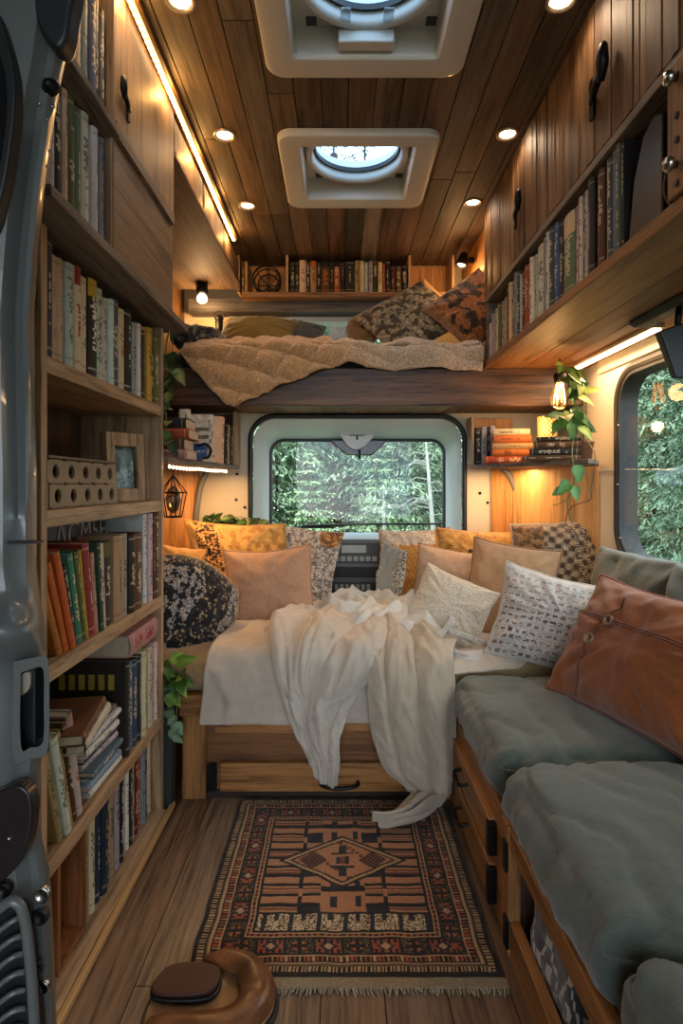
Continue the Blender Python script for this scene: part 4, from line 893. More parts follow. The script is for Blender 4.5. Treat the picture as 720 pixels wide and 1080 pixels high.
pillow('pale blue-grey patterned cushion seen edge-on beside the radio console', P(411, 610, 2.30), .22, .27, .05, (-.93, -.36, .1), f6, fabric, -6, seed=9, N=50)
e, pt = pillow('fluffy mustard cushion with two button eyes at the back of the bed', P(505, 598, 2.44), .36, .32, .13, (-.03, -.95, .25), lambda u, v, b: mixc(rgb('#a0732f'), rgb('#c39a56'), .5+1.2*nz(u*7, v*7, 3)), fluffy, -3, seed=10, N=48)
for u, v in ((-.28, .36), (-.05, .5)):
    p = pt(u, v, 1); q = e.matrix_world @ p; nn = (V((0, -.95, .25))).normalized()
    MB().lathe([(.009, -.002), (.009, .005), (.006, .008), (.0001, .009)], 14, q, nn).build('button', plain('button_eye', '#2a2a20', .2), e, smooth=True)
def kil(u, v, b):
    a = abs(((u*4.2+v*2.6) % 1)-.5)+abs(((u*2.4-v*3.8) % 1)-.5)+.12*nz(u*16, v*16, 3); l = abs(u-.35+.15*v) < .035 or abs(u-.52+.15*v) < .025
    if l: return rgb('#c4b79c') if int(v*30) % 2 else rgb('#5a4432')
    if u < -.35: return rgb('#9c7440') if nz(u*9, v*9) > 0 else rgb('#6b4c2c')
    return rgb('#55402f') if a < .38 else (rgb('#8f7d66') if a < .62 else rgb('#b5a182'))
pillow('brown and cream kilim cushion below the nook shelf on the window side', P(592, 592, 2.22), .37, .31, .12, (-.25, -.92, .25), kil, fluffy, 6, seed=11, N=100, piping=rgb('#c0b8a8'), shear=.1)
pillow('plain tan cushion behind the cream textured cushion', P(478, 616, 2.22), .30, .27, .12, (-.1, -.9, .35), plaincol('#bfa084', .06), fabric, -9, seed=12, piping=rgb('#a87f58'))
pillow('plain fawn cushion leaning between the cream and the printed cushions', P(537, 627, 2.06), .30, .36, .11, (-.3, -.92, .2), plaincol('#b48c66', .06), fabric, -8, seed=13, piping=rgb('#9c7048'), back=rgb('#b9b9bc'))
pillow('small cream bobbly cushion lying forward in the middle of the bed', P(474, 641, 1.97), .265, .23, .1, (-.22, -.88, .42), lambda u, v, b: mixc(rgb('#c6bba6'), rgb('#d2c8b6'), 1 if (int((u+3)*17)+int((v+3)*15)) % 2 else 0), colmat('bobble', .95, 1.0, 130, .12, 120, .3, .006), -22, seed=14, N=52, back=rgb('#a58a66'))
def prn(u, v, b):
    base = rgb('#c5c2bd'); r_ = (v+1)*6.5; ri = int(r_); fr = r_-ri; cx = (u+1)*9+nz(ri*3.3)*2; fu = cx-int(cx)+.22*nz(u*21, v*17, 2); fr += .25*nz(u*18, v*15, 6); dk = mixc(rgb('#5a4e42'), rgb('#95887a'), .5+nz(u*3, v*3))
    if u > .86 or v > .9: return base
    if .3 < fr < .72 and (.15+.2*abs(nz(int(cx)*1.7, ri*2.1)) < fu < .85) and (abs(fr-.5) > .06 or int(cx)*7 % 3): return mixc(dk, base, .35*sm(-.2, .9, v))
    return base if .1 < fr < .9 else mixc(base, rgb('#8f857a'), .35)
pillow('white lumbar cushion with rows of dark brown printed marks, on the bench', P(596, 656, 1.74), .41, .29, .12, (-.38, -.86, .36), prn, linen, -9, seed=15, N=110, sag=.05, shear=.02, piping=rgb('#bdb8ae'))
# rust cushion with a buttoned flap
rc = V((.722, 1.368, .545)); rn = (-.80, -.30, .52)
e, pt = pillow('large rust corduroy cushion with a buttoned flap, on the bench', rc, .50, .345, .17, rn, plaincol('#7d4520', .1, 2.5), fabric, -2, seed=16, wr=.011, sag=.03, N=50, piping=rgb('#7c3c1c'))
def on(f, k=30, off=.002): 
    out = []
    for i in range(k): 
        u, v = f(i/(k-1)); out.append(pt(u, v, 1)+V((0, 0, off)))
    return out
for f in (lambda s: (-.99+1.98*s, .30-.06*s), lambda s: (-.99+1.98*s, .26-.06*s), lambda s: (-.50+.05*s, -.98+1.25*s), lambda s: (-.44+.0*s+.12*sin(s*pi/2), -.05+.75*s)):
    MB().tube(on(f), .0022, 6, c=rgb('#6e3418')).build('seam', fabric, e, local=True, smooth=True)
for u, v in ((-.36, .25), (-.47, -.12)):
    p = pt(u, v, 1)
    b_ = MB().lathe([(.0001, .002), (.008, .003), (.009, .006), (.0125, .009), (.0145, .006), (.0145, 0)], 18, p).build('button', plain('horn_button', '#8f7a62', .3, .3), e, local=True, smooth=True)
    for a, bb in ((-.003, 0), (.003, 0)): MB().lathe([(.0014, .0062), (.0001, .0066)], 6, p+V((a, bb, 0))).build('hole', blackrubber, b_, local=True)
for k, (y, l) in enumerate(((1.745, 'sage green back cushion under the window, nearest the kilim cushion'), (1.30, 'sage green back cushion under the window, behind the rust cushion'))):
    pillow(l, (.866, y, .567), .46, .36, .115, (-.98, -.08, .15), plaincol('#58615a', .05), fabric, 0, seed=20+k, pinch=.03, wr=.009, ex=.42)
# ---------------------------------------------------------------- blankets
def sheet(name, mat_, par, L_, R_, nu, nv, disp, col, solid=.007, sub=1, edge=0):
    Lc, Rc = catmull(L_, nv), catmull(R_, nv); rows = []
    for i in range(nv):
        v = i/(nv-1); a, b_ = Lc[i], Rc[i]; rows.append([a.lerp(b_, j/(nu-1)) for j in range(nu)])
    out = []
    for i in range(nv):
        r_ = []
        for j in range(nu):
            i0, i1, j0, j1 = max(i-1, 0), min(i+1, nv-1), max(j-1, 0), min(j+1, nu-1)
            nn = (rows[i1][j]-rows[i0][j]).cross(rows[i][j1]-rows[i][j0]); nn = nn.normalized() if nn.length > 1e-9 else V((0, -1, 0))
            if nn.y > .3 or nn.z < -.3: nn = -nn
            r_.append(rows[i][j]+nn*disp(j/(nu-1), i/(nv-1), rows[i][j]))
        out.append(r_)
    mb = MB().grid(out, col=lambda i, j: col); return mb.build(name, mat_, par, smooth=True, solid=solid, subsurf=sub)
lc_, tc_ = rgb('#bcb0a0'), rgb('#bdb4a6')
cv = thing('coverlet', 'beige linen coverlet spread over the bed, its stitched hem hanging over the front', 'blanket', (0, 1.9, .43))
def dcv(u, v, p): 
    s = .007*fbm(p.x*9, p.y*7+p.z*4, 3)+.011*(1-min(1, 3.2*abs(nz(p.x*6+p.y*3, p.y*4-p.z*5, 6))))**2+.006*(1-min(1, 4*abs(nz(p.x*13-p.y*6, p.y*9+p.z*9, 2))))**2+.005*(nz(p.x*16+p.z*3, p.z*2, 1)) ; return .012+s+.003*sm(.0, .3, v)
sheet('spread', linen, cv, [(-.37, 2.36, .442), (-.375, 2.1, .444), (-.385, 1.88, .444), (-.392, 1.775, .437), (-.398, 1.748, .395), (-.405, 1.742, .32), (-.412, 1.742, .245)],
      [(.40, 2.36, .442), (.40, 2.1, .444), (.38, 1.88, .444), (.345, 1.785, .437), (.335, 1.757, .395), (.33, 1.748, .32), (.325, 1.745, .25)], 70, 46, dcv, lc_)
sheet('hem', linen, cv, [(-.410, 1.736, .275), (-.412, 1.736, .242)], [(.32, 1.739, .278), (.325, 1.739, .246)], 60, 6, lambda u, v, p: .004+.006*fbm(p.x*9, p.y*7+p.z*4, 3)+.005*(nz(p.x*16+p.z*3, p.z*2, 1)), tuple(x*1.03 for x in lc_), .009)
sheet('corner_flap', linen, cv, [P(438, 655, 2.15), P(436, 680, 1.92), P(432, 704, 1.79), P(431, 717, 1.74)], [P(560, 668, 2.10), P(566, 680, 1.93), P(562, 690, 1.80), P(548, 706, 1.75)], 40, 30, lambda u, v, p: .012+.012*fbm(p.x*8, p.y*8, 4)+.008*sin(v*9+u*4), tuple(x*1.12 for x in lc_), .008)
MB().box(-.19, -.165, 1.86, 1.868, .452, .475).build('care_tag', plain('grey_tag', '#6f6a64', .7), cv)
tb = thing('throw_blanket', 'pale linen throw in rumpled folds, one pointed corner hanging over the bed front', 'blanket', (0, 1.9, .44))
def rdg(x, y=0, z=0, w=3.2): return (1-min(1, w*abs(nz(x, y, z))))**2
def d2(u, v, p):
    e_ = min(1, u*6, (1-u)*6); wu, wv = u+.10*nz(u*3, v*3, 1), v+.06*nz(u*4, v*3, 2)
    k = wu*1.0+wv*.75; big = abs(sin(k*7.2))**.7; d = .010+e_*(.030*big*(1-.35*sm(.7, 1, v)))
    d += .014*rdg(wu*3.2-wv*4.5, wu*2+wv*3, 3)+.008*rdg(wu*7+wv*3, wv*8-wu*2, 5, 4)+.004*fbm(u*12, v*16)
    return d+.024*exp(-((u-.05)/.06)**2)*(1-sm(.5, .9, v))
sheet('pointed_fold', linen, tb, [(-.12, 2.28, .455), (-.19, 2.08, .468), P(284, 664, 1.88), P(287, 690, 1.745), P(296, 728, 1.728), P(308, 760, 1.722), P(325, 797, 1.720), P(334, 816, 1.722)],
      [(.14, 2.3, .46), (.14, 2.08, .475), P(420, 668, 1.88), P(407, 694, 1.745), P(374, 738, 1.722), P(359, 775, 1.716), P(358, 800, 1.716), P(355, 826, 1.718)], 72, 90, d2, tc_)
def d4(u, v, p):
    w_ = sm(0, .2, u)*sm(0, .2, 1-u)*sm(0, .15, v)*sm(0, .2, 1-v); x, y = p.x+.02*nz(p.x*8, p.y*8, 1), p.y+.02*nz(p.x*8, p.y*8, 4)
    return .006+w_*(.022+.055*rdg(x*5+1, y*4.5, 5, 2.6)+.030*rdg(x*11-y*5, y*9, 8, 3)+.010*fbm(x*25, y*25))
sheet('rumpled_heap', linen, tb, [(-.12, 2.40, .45), (-.14, 2.2, .452), (-.12, 2.0, .455), (-.05, 1.86, .455)], [(.36, 2.42, .45), (.40, 2.2, .45), (.38, 2.0, .45), (.34, 1.85, .45)], 80, 64, d4, rgb('#c6c6c0'))  # cooler, paler than the folds: window daylight put into the linen colour
ob = thing('long_throw', 'oatmeal throw trailing from the bed down to the rug', 'blanket', (.13, 1.75, .4))
def d3(u, v, p):
    e_ = min(1, u*6, (1-u)*6); wu, wv = u+.08*nz(u*3, v*4, 1), v+.05*nz(u*4, v*3, 2); q = wu*2.6+.5*nz(v*2.2, 1)+.9*wv
    d = .012+e_*(.038*abs(sin(q*pi))**.65*(.55+.45*sm(.15, .5, v)))
    return d+.014*rdg(wu*2.6+wv*5, wu*2-wv*3, 8)+.008*rdg(wu*6-wv*6, wv*9, 4, 4)+.004*fbm(u*12, v*20, 2)
ob2 = sheet('trailing_part', linen, ob, [(.03, 2.2, .48), (.045, 2.0, .50), P(386, 674, 1.84), P(386, 704, 1.728), P(389, 760, 1.712), P(402, 806, 1.70), P(428, 836, 1.69), P(420, 852, 1.645), P(393, 873, 1.603)],
      [(.25, 2.2, .46), (.28, 2.0, .465), P(470, 684, 1.84), P(478, 716, 1.745), P(479, 775, 1.735), P(474, 822, 1.73), P(464, 848, 1.705), P(442, 866, 1.635), P(399, 879, 1.586)], 64, 110, d3, rgb('#b3a794'))
def roll(name, pts, r, seed, col, par):
    pts = catmull(pts, 60); n = 22; mb = MB(); rows = []; up = V((0, 0, 1)); prev = None
    for i, p in enumerate(pts):
        tg = (pts[min(i+1, 59)]-pts[max(i-1, 0)]).normalized(); x = (prev-tg*prev.dot(tg)) if prev is not None else tg.cross(up); x.normalize(); prev = x; y = tg.cross(x)
        en = .35+.65*min(1, i/9, (59-i)/9); rw = []
        for j in range(n):
            a = 2*pi*j/n; rr = r*en*(1+.22*sin(a*3+i*.11+seed)+.25*nz(cos(a)*1.5+seed, sin(a)*1.5, i*.11)); rw.append(p+x*rr*cos(a)+y*rr*.85*sin(a))
        rows.append(rw)
    mb.grid(rows, cu=True, col=lambda i, j: col); b0 = len(mb.v); mb.face(range(n)); mb.face(range(b0-n, b0)); mb.c[-1] = mb.c[-2] = col
    return mb.build(name, linen, par, smooth=True, subsurf=1)
roll('rolled_fold', [P(398, 700, 1.80), P(402, 676, 1.87), P(412, 656, 1.95), P(430, 650, 2.02), P(452, 660, 2.0), P(474, 682, 1.88)], .034, 1, rgb('#c4bbac'), ob)
roll('twisted_fold', [P(318, 664, 2.02), P(342, 652, 2.06), P(372, 656, 2.02), P(392, 668, 1.95), P(398, 690, 1.83)], .028, 4, rgb('#c2bcb0'), tb)
roll('edge_fold', [P(284, 672, 1.90), P(290, 660, 1.98), P(312, 654, 2.05), P(338, 664, 2.02)], .024, 7, rgb('#c0b4a2'), tb)
roll('side_fold', [P(452, 672, 1.95), P(482, 690, 1.80), P(500, 692, 1.79), P(522, 686, 1.85)], .017, 9, rgb('#c8c2b8'), cv)
t = thing('plush_bone', 'white plush bone-shaped toy lying in front of the cream bobbly cushion', 'toy', P(470, 668, 1.9))
MB().tube(catmull([P(460, 673, 1.83), P(467, 666, 1.84), P(472, 660, 1.85), P(478, 652, 1.87)], 16), [.008, .012, .013, .012, .010, .009, .009, .009, .009, .009, .010, .011, .012, .013, .012, .006], 12, c=rgb('#c9c5bc')).build('end_piece', fluffy, t, smooth=True, subsurf=1)
MB().tube(catmull([P(472, 665, 1.85), P(488, 670, 1.85), P(504, 676, 1.85), P(520, 679, 1.86)], 16), [.011]*12+[.010, .010, .009, .004], 12, c=rgb('#c4beb2')).build('shaft', fluffy, t, smooth=True, subsurf=1)
# ---------------------------------------------------------------- rug
NXr, NYr = 190, 206; RXa, RXb, RYa, RYb = -.297, .312, 1.125, 1.768
BK, RD, TN, CRM, OL, BR, NV, TR = [rgb(c) for c in ('#1f1a16', '#9c4f30', '#b08e66', '#c4b394', '#574c2e', '#74432b', '#25282c', '#b07a55')]
def rugcol(i, j):
    x = (j+.5)/NXr*2-1; y = (i+.5)/NYr*2-1; W_, H_ = .305, .322
    dx, dy = (1-abs(x))*W_, (1-abs(y))*H_; d = min(dx, dy); side = dx < dy; along = y*H_ if side else x*W_
    sp = ((i*7349+j*9151) ^ (i*j*31)) % 101/101; X_, Y_ = x*W_, y*H_
    if d < .010: return BK
    if d < .026: return TN if int(along*260) % 2 and .011 < d < .024 else BK
    if d < .030: return OL
    if d < .034: return TN
    if d < .038: return BK
    if d < .050: return (RD if int(along*110) % 3 else TN) if int(along*220) % 2 else BK
    if d < .053: return TN
    if d < .057: return BK
    if d < .096:
        q = along*17; k = math.floor(q); f = q-k; c = abs(f-.5); e = abs((d-.0765)/.0195)
        if c > .44: return BK
        if k % 2:
            if c+e*.35 < .18: return TN
            if c+e*.45 < .34: return NV
            if e > .82 or (int(f*9) % 2 and e > .45): return BK
            return RD if sp > .25 else BR
        if c < .08 or (e < .2 and c < .3): return BK
        if c+e*.4 < .36: return RD if sp > .2 else TR
        return OL if sp > .55 else BK
    if d < .100: return BK
    if d < .104: return TN
    if d < .109: return RD if int(along*150) % 2 else BK
    if d < .113: return TN
    if d < .119: return BK
    hy = H_-.119; st = lambda a_, k: round(a_*k)/k
    mm = abs(X_)/.162+abs(Y_-.03)/.102
    if mm < 1:
        if mm > .92: return BK
        if mm > .83: return TN
        if mm > .77: return BK
        ax, ay = abs(X_), Y_-.03
        if (abs(ax-.075)/.036+abs(ay)/.034) < 1: return NV if (int((X_+1)*150)+int((Y_+1)*150)) % 2 else BR
        if ax < .016 and abs(ay) < .015: return BR if ax < .006 else NV
        if ax < .03 and .022 < abs(ay) < .03: return NV
        if ax < .010 and .03 < abs(ay) < .06: return NV
        if (int((X_+1)*95)+int((Y_+1)*95)) % 11 == 0: return BR
        return TR if sp > .2 else mixc(TR, TN, .5)
    if Y_ < -hy+.052:
        if Y_ > -hy+.046: return BK
        g = (X_+1)*17; k = int(g); f = g-k
        if f < .16 or (Y_ > -hy+.028 and .42 < f < .6): return NV
        return CRM if sp > .42 else (OL if sp > .2 else BR)
    if abs(X_) < .05:
        r_ = int((Y_+1)*60); c = int((X_+1)*70)
        if c % 4 == 0 and r_ % 3: return NV
        return TR if r_ % 5 else BK
    if .094 < abs(X_) < .103: return BK if int((Y_+1)*40) % 4 else TR
    r_ = (Y_+1)*30; f = r_-int(r_)
    if abs(X_) < .094 and int((Y_+1)*30) % 4 == 1: return NV
    if f < .3: return BK
    return mixc(TR, TN, .35) if int((Y_+1)*180) % 2 else (BR if int(r_) % 2 else TR)
t = thing('rug', 'red and black patterned tribal rug with a pale fringe on the wooden floor', 'rug', (0, 1.45, 0))
mb = MB(); rows = [[(lerp(RXa, RXb, j/NXr)+.004*nz(i*.05, 1), lerp(RYa, RYb, i/NYr)+.003*nz(j*.06, 2), .007+.0016*nz(i*.09, j*.09)) for j in range(NXr+1)] for i in range(NYr+1)]
mb.grid(rows, col=rugcol); b = len(mb.v)
mb.box(RXa+.002, RXb-.002, RYa+.002, RYb-.002, .0005, .0055, 0, BK)
mb.build('pile', rugmat, t, smooth=False)
mb = MB(); mb.grid([[(lerp(RXa+.003, RXb+.006, j/60), RYa-.022*k/3, .0055+.0012*nz(j*.3, k)) for j in range(61)] for k in range(4)], col=lambda i, j: rgb('#8f8066')); mb.build('end_band', rugmat, t, solid=.003)
fr_ = random.Random(4); mb = MB()
for k in range(95):
    x = lerp(RXa+.005, RXb+.004, k/94); l = .006+.011*fr_.random(); dx = fr_.uniform(-.006, .006)
    mb.tube([(x, RYa-.02, .005), (x+dx*.4, RYa-.022-l*.5, .004), (x+dx, RYa-.022-l, .0025)], [.0026, .0022, .0012], 5, c=mixc(rgb('#85785f'), rgb('#a3957c'), fr_.random()))
tag(mb.build('fringe', rugmat, t), kind='stuff')
# ---------------------------------------------------------------- slipper
t = thing('slipper', 'brown leather slipper with a thick padded collar lying on the floor by the rug', 'slipper', (-.23, 1.08, 0))
sole = [(-.34, .985), (-.25, .975), (-.165, .985), (-.118, 1.03), (-.112, 1.085), (-.142, 1.14), (-.20, 1.168), (-.27, 1.16), (-.335, 1.12), (-.35, 1.05)]
sole = [(p.x, p.y) for p in catmull([(*p, 0) for p in sole]+[(*sole[0], 0)], 60)[:-1]]
MB().prism(sole, lambda x, y: (x, y, .001), lambda x, y: (x, y, .010)).build('sole', blackrubber, t, bevel=.003)
MB().prism([(lerp(x, -.235, .06), lerp(y, 1.07, .06)) for x, y in sole], lambda x, y: (x, y, .010), lambda x, y: (x, y, .015)).build('insole', plain('tan_leather', '#8f6a45', .5, var=.3, vscale=30), t, bevel=.002)
# the upper: a wide band of leather that rises from the sole's edge and rolls over inwards
path = catmull([(-.268, 1.158, 0), (-.215, 1.163, 0), (-.158, 1.142, 0), (-.122, 1.088, 0), (-.127, 1.035, 0), (-.170, .995, 0), (-.25, .985, 0), (-.335, .993, 0)], 60)
wid = [(0, .016), (.08, .040), (.3, .058), (.5, .066), (.7, .058), (.88, .046), (1, .030)]; hgt = [(0, .016), (.1, .028), (.35, .037), (.6, .036), (.85, .030), (1, .020)]
mb = MB(); rows = []
for i, p in enumerate(path):
    s_ = i/59; tg = (path[min(i+1, 59)]-path[max(i-1, 0)]).normalized(); inn = V((tg.y, -tg.x, 0)); inn = inn if inn.dot(V((-.24, 1.07, 0))-p) > 0 else -inn
    w_, h_ = interp(wid, s_), interp(hgt, s_); rr = []
    for a_, b_ in ((0, .010), (-.06, .3), (-.03, .65), (.12, .92), (.35, 1.04), (.62, 1.0), (.86, .85), (1.0, .62), (.97, .45), (.8, .40), (.5, .5), (.25, .35), (.12, .02)):
        wob = 1+.10*nz(s_*7, a_*2, b_*2); rr.append(p+inn*(a_*w_*wob)+V((0, 0, .010+b_*h_*wob)))
    rows.append(rr)
mb.grid(rows, cu=True); mb.face(range(13)); mb.face(range(59*13, 60*13)); mb.build('padded_collar', leather, t, smooth=True, subsurf=1)
MB().tube([p+V((0, 0, .012)) for p in path], .0022, 6).build('welt', plain('welt_thread', '#3a2616', .6), t, smooth=True)
fl = smooth_ = [(q.x, q.y) for q in catmull([(-.345, 1.085, 0), (-.335, 1.062, 0), (-.285, 1.055, 0), (-.235, 1.062, 0), (-.222, 1.088, 0), (-.232, 1.118, 0), (-.275, 1.130, 0), (-.325, 1.122, 0), (-.345, 1.085, 0)], 40)[:-1]]
MB().prism(fl, lambda x, y: (x, y, .026), lambda x, y: (x, y, .034+.03*(x+.3))).build('flap', leatherdark, t, bevel=.005, seg=3)
MB().prism([(lerp(x, -.28, -.05), lerp(y, 1.09, -.05)) for x, y in fl], lambda x, y: (x, y, .0155), lambda x, y: (x, y, .0255)).build('flap_sole', blackrubber, t, bevel=.004)
# folded textiles in the bench bay
def geo(i, j): 
    a = abs((i*.22 % 2)-1)+abs((j*.16 % 2)-1); return rgb('#a8a296') if .75 < a < .98 or a < .25 else rgb('#2a2b2d')
tag(softbox(.374, .60, .93, 1.165, .022, .205, .05, (30, 40, 14), .01, .006, 31, .01, geo).build('folded_blanket', fabric, None, smooth=True, weld=True), 'black and grey geometric folded blanket stored in the open bay of the bench', 'blanket')
tag(softbox(.374, .62, .60, .915, .02, .20, .04, (30, 40, 16), .01, .004, 33, .01, lambda i, j: rgb('#7d6a52') if (i+j) % 2 else rgb('#45392c')).build('woven_basket', fabric, None, smooth=True, weld=True), 'brown woven basket stored in the bench bay beside the geometric blanket', 'basket')
# ---------------------------------------------------------------- loft bunk
t = thing('loft_bunk', 'loft bunk platform with a dark stained front beam over the cab', 'bunk', (.1, 2.3, EYE+.3))
MB().box(-.64, .875, 2.25, 2.292, EYE+.302, EYE+.447).build('front_beam', beamwood, t, bevel=.005)
mb = MB()
for k in range(10): mb.box(-.76+k*.172, -.76+k*.172+.1705, 2.292, 2.88, EYE+.31, EYE+.33, 0, (*rgb(['#d5c6b0', '#bfae98', '#cdb99c'][k % 3]), k*.09))
mb.build('deck', wood('deck_boards', '#74634f', '#a6937a', 'Y', .8, .6, tint=True), t, bevel=.002)
tag(softbox(-.70, .54, 2.27, 2.86, EYE+.448, EYE+.515, .03, (30, 16, 4), .004, .003, 40, .004, lambda i, j: rgb('#2e3036')).build('bunk_mattress', fabric, None, smooth=True, weld=True), 'thin dark mattress on the loft bunk under the tan quilt', 'mattress')
q = thing('quilt', 'chunky tan quilted blanket draped over the edge of the loft bunk', 'quilt', (0, 2.4, EYE+.6))
hang = [(188, 368), (196, 384), (215, 402), (238, 430), (252, 430), (268, 422), (300, 408), (330, 397), (352, 388), (366, 384), (380, 388), (400, 390), (508, 391)]
topz = [(188, .505), (210, .52), (240, .53), (310, .535), (330, .53), (360, .54), (400, .53), (460, .53), (508, .53)]
NU, NV_ = 150, 96; rows = []
for i in range(NV_):
    v = i/(NV_-1); r_ = []
    for j in range(NU):
        u = j/(NU-1); px = lerp(189, 509, u); zf = interp(topz, px); zh = EYE+(CY-interp(hang, px))*2.225/F; Xf = (px-CX)*2.23/F
        zf += EYE; drop = max(.0, zf-zh+.045); s = v*(.50+drop)       # distance along the cloth from the back
        if s < .50:
            k = s/.50; Y = lerp(2.74, 2.262, k); z = zf+.055*(1-k)**1.0+.02*sin(k*pi)
            X = Xf*(Y/2.23) if Xf > 0 else Xf*lerp(1.14, 1, k); X = min(X, .535)
        else:
            o = s-.50; a = min(o/.05, pi/2); Y = 2.262-.032*sin(a); z = zf-.032*(1-cos(a))-max(0, o-.05*pi/2); X = Xf
        fold = 0
        if px > 350: fold = .016*sin((px-350)/13+2*k if s < .5 else (px-350)/13)*sm(350, 390, px)
        A, B = (px-189)/22+s*5.5, s*14-(px-189)/70
        puff = .034*(abs(sin(A*pi*.72))**.5)*(abs(sin(B*pi*.75))**.5)*(1 if px < 350 else .5)
        fz = .006*fbm(px*.15, s*60, 2)+.004*nz(px*.5, s*160)
        d = puff+fold+fz; 
        nd_ = V((0, -.25, 1)).normalized() if s < .45 else V((0, -1, .35)).normalized()
        r_.append(V((X+.01*nz(s*8, 3), Y, z))+nd_*d)
    rows.append(r_)
def qc(i, j):
    px = lerp(189, 509, j/NU); return mixc(rgb('#c39c70'), rgb('#bda994'), sm(330, 420, px))
MB().grid(rows, col=qc).build('top', fluffy, q, smooth=True, solid=.012, subsurf=1)
pillow('olive cushion lying on the loft bunk beside the strip window', P(272, 352, 2.66), .36, .20, .13, (-.05, -.8, .6), plaincol('#6a5a30', .1), fabric, -6, seed=51)
pillow('dark grey cushion on the loft bunk beside the olive one', P(318, 353, 2.72), .22, .16, .1, (.1, -.8, .6), plaincol('#4c5052', .1), fabric, -8, seed=52)
pl = speck(['#4a4034', '#7f7564', '#a89878'], 6, (-.03, .05), 3, 21)
pillow('patterned olive-brown cushion pointing up on the loft bunk', P(434, 336, 2.56), .37, .30, .12, (-.15, -.93, .3), lambda u, v, b: rgb('#b58a4a') if u > .86 else (rgb('#8f8676') if abs(u+.35) < .02 else pl(u, v)), fabric, 30, seed=53, N=90, shear=-.25)
lp = speck(['#2c1a10', '#7d4a22', '#9c5f2c'], 4.5, (-.12, -.05), 2, 33)
pillow('rust cushion with dark animal markings wedged beside the overhead cabinet', P(500, 326, 2.42), .30, .30, .12, (-.25, -.9, .3), lambda u, v, b: rgb('#8a5c30') if abs(u) > .85 or abs(v) > .88 else lp(u, v), fluffy, 38, seed=54, N=80, shear=-.1)
t = thing('round_cushion', 'round tan cushion with a dark centre button on the loft bunk', 'cushion', P(382, 347, 2.70))
MB().lathe([(.0001, .022), (.012, .02), (.03, .034), (.055, .036), (.075, .022), (.082, 0), (.07, -.03), (.0001, -.035)], 32, P(383, 348, 2.70), (-.05, -.85, .5), c=rgb('#8f6c42')).build('cover', fluffy, t, smooth=True)
MB().lathe([(.009, 0), (.011, .006), (.006, .011), (.0001, .012)], 14, P(383, 348, 2.70)+V((-.05, -.85, .5)).normalized()*.018, (-.05, -.85, .5)).build('button', MATS['button_eye'], t, smooth=True)
gp = speck(['#23262a', '#4a4c4c', '#82796a'], 6, (.02, .2), 3, 41)
tag(softbox(-.70, -.50, 2.42, 2.74, EYE+.575, EYE+.665, .03, (24, 20, 8), .02, .008, 44, .01, lambda i, j: gp(i*.09, j*.09)).build('folded_throw', fabric, None, smooth=True, weld=True), 'dark patterned throw bunched at the wall end of the loft bunk', 'blanket')
t = thing('wall_panel_lamp', 'small black spot lamp with a lit bulb hanging under the flap cabinet', 'lamp', P(213, 312, 2.70))
lp_ = P(213, 311, 2.70); zt_ = EYE+.925
MB().lathe([(.012, 0), (.026, -.004), (.028, -.035), (.024, -.045), (.014, -.047)], 20, V((lp_.x, lp_.y, zt_))).build('socket', blackiron, t, smooth=True)
MB().tube([(lp_.x, lp_.y, zt_-.045), (lp_.x, lp_.y, zt_-.056)], .009, 10).build('stem', blackiron, t, smooth=True)
MB().lathe([(.011, 0), (.019, -.008), (.024, -.02), (.021, -.033), (.010, -.041), (.0001, -.042)], 20, V((lp_.x, lp_.y, zt_-.05))).build('bulb', warm_lamp, t, smooth=True)
lamp('loft_light', 'POINT', (lp_.x+.0, lp_.y+.02, zt_-.14), 3.5, '#ffc684', .03)
struct(MB().box(-.70, -.40, 2.868, 2.899, EYE+.57, EYE+.80).build('trim_10', plain('tan_panel', '#b99a68', .5), bevel=.004))
t = thing('black_lantern', 'small black metal lantern against the tan panel of the loft', 'lantern', P(231, 350, 2.80))
a = P(231, 354, 2.80); MB().lathe([(.022, 0), (.026, .004), (.026, .01), (.018, .014), (.018, .075), (.024, .08), (.012, .095), (.0001, .1)], 16, a).build('body', blackiron, t, smooth=True)
MB().tube([a+V((.026*cos(R(k*12)), 0, .09+.026*sin(R(k*12)))) for k in range(16)], .0028, 6).build('bail', blackiron, t, smooth=True)

struct(MB().box(.60, .618, 2.27, 2.895, EYE+.447, ZC).build('trim_11', amber, bevel=.003))
t = thing('clip_lamp', 'small black clip lamp near the ceiling above the animal-print cushion in the loft', 'lamp', (.57, 2.5, EYE+.95))
c0 = V((.598, 2.62, EYE+1.0)); MB().lathe([(.010, 0), (.014, .006), (.014, .02), (.006, .024)], 14, c0, (-1, 0, 0)).build('clip', blackiron, t, smooth=True)
MB().tube(catmull([c0+V((-.02, 0, 0)), c0+V((-.045, -.01, .01)), c0+V((-.055, -.03, 0))], 10), .004, 8).build('arm', blackiron, t, smooth=True)
MB().lathe([(.010, .03), (.018, .022), (.026, -.01), (.028, -.03), (.025, -.03), (.02, -.01)], 18, c0+V((-.055, -.035, -.01)), (.25, 0, 1), capped=False).build('shade', blackiron, t, smooth=True)
MB().lathe([(.0001, .0), (.016, -.008), (.020, -.024), (.012, -.034), (.0001, -.036)], 14, c0+V((-.055, -.035, -.005)), (.25, 0, 1)).build('bulb', warm_lamp, t, smooth=True)
lamp('clip_light', 'POINT', c0+V((-.075, -.04, -.06)), 2.2, '#ffc27c', .02)
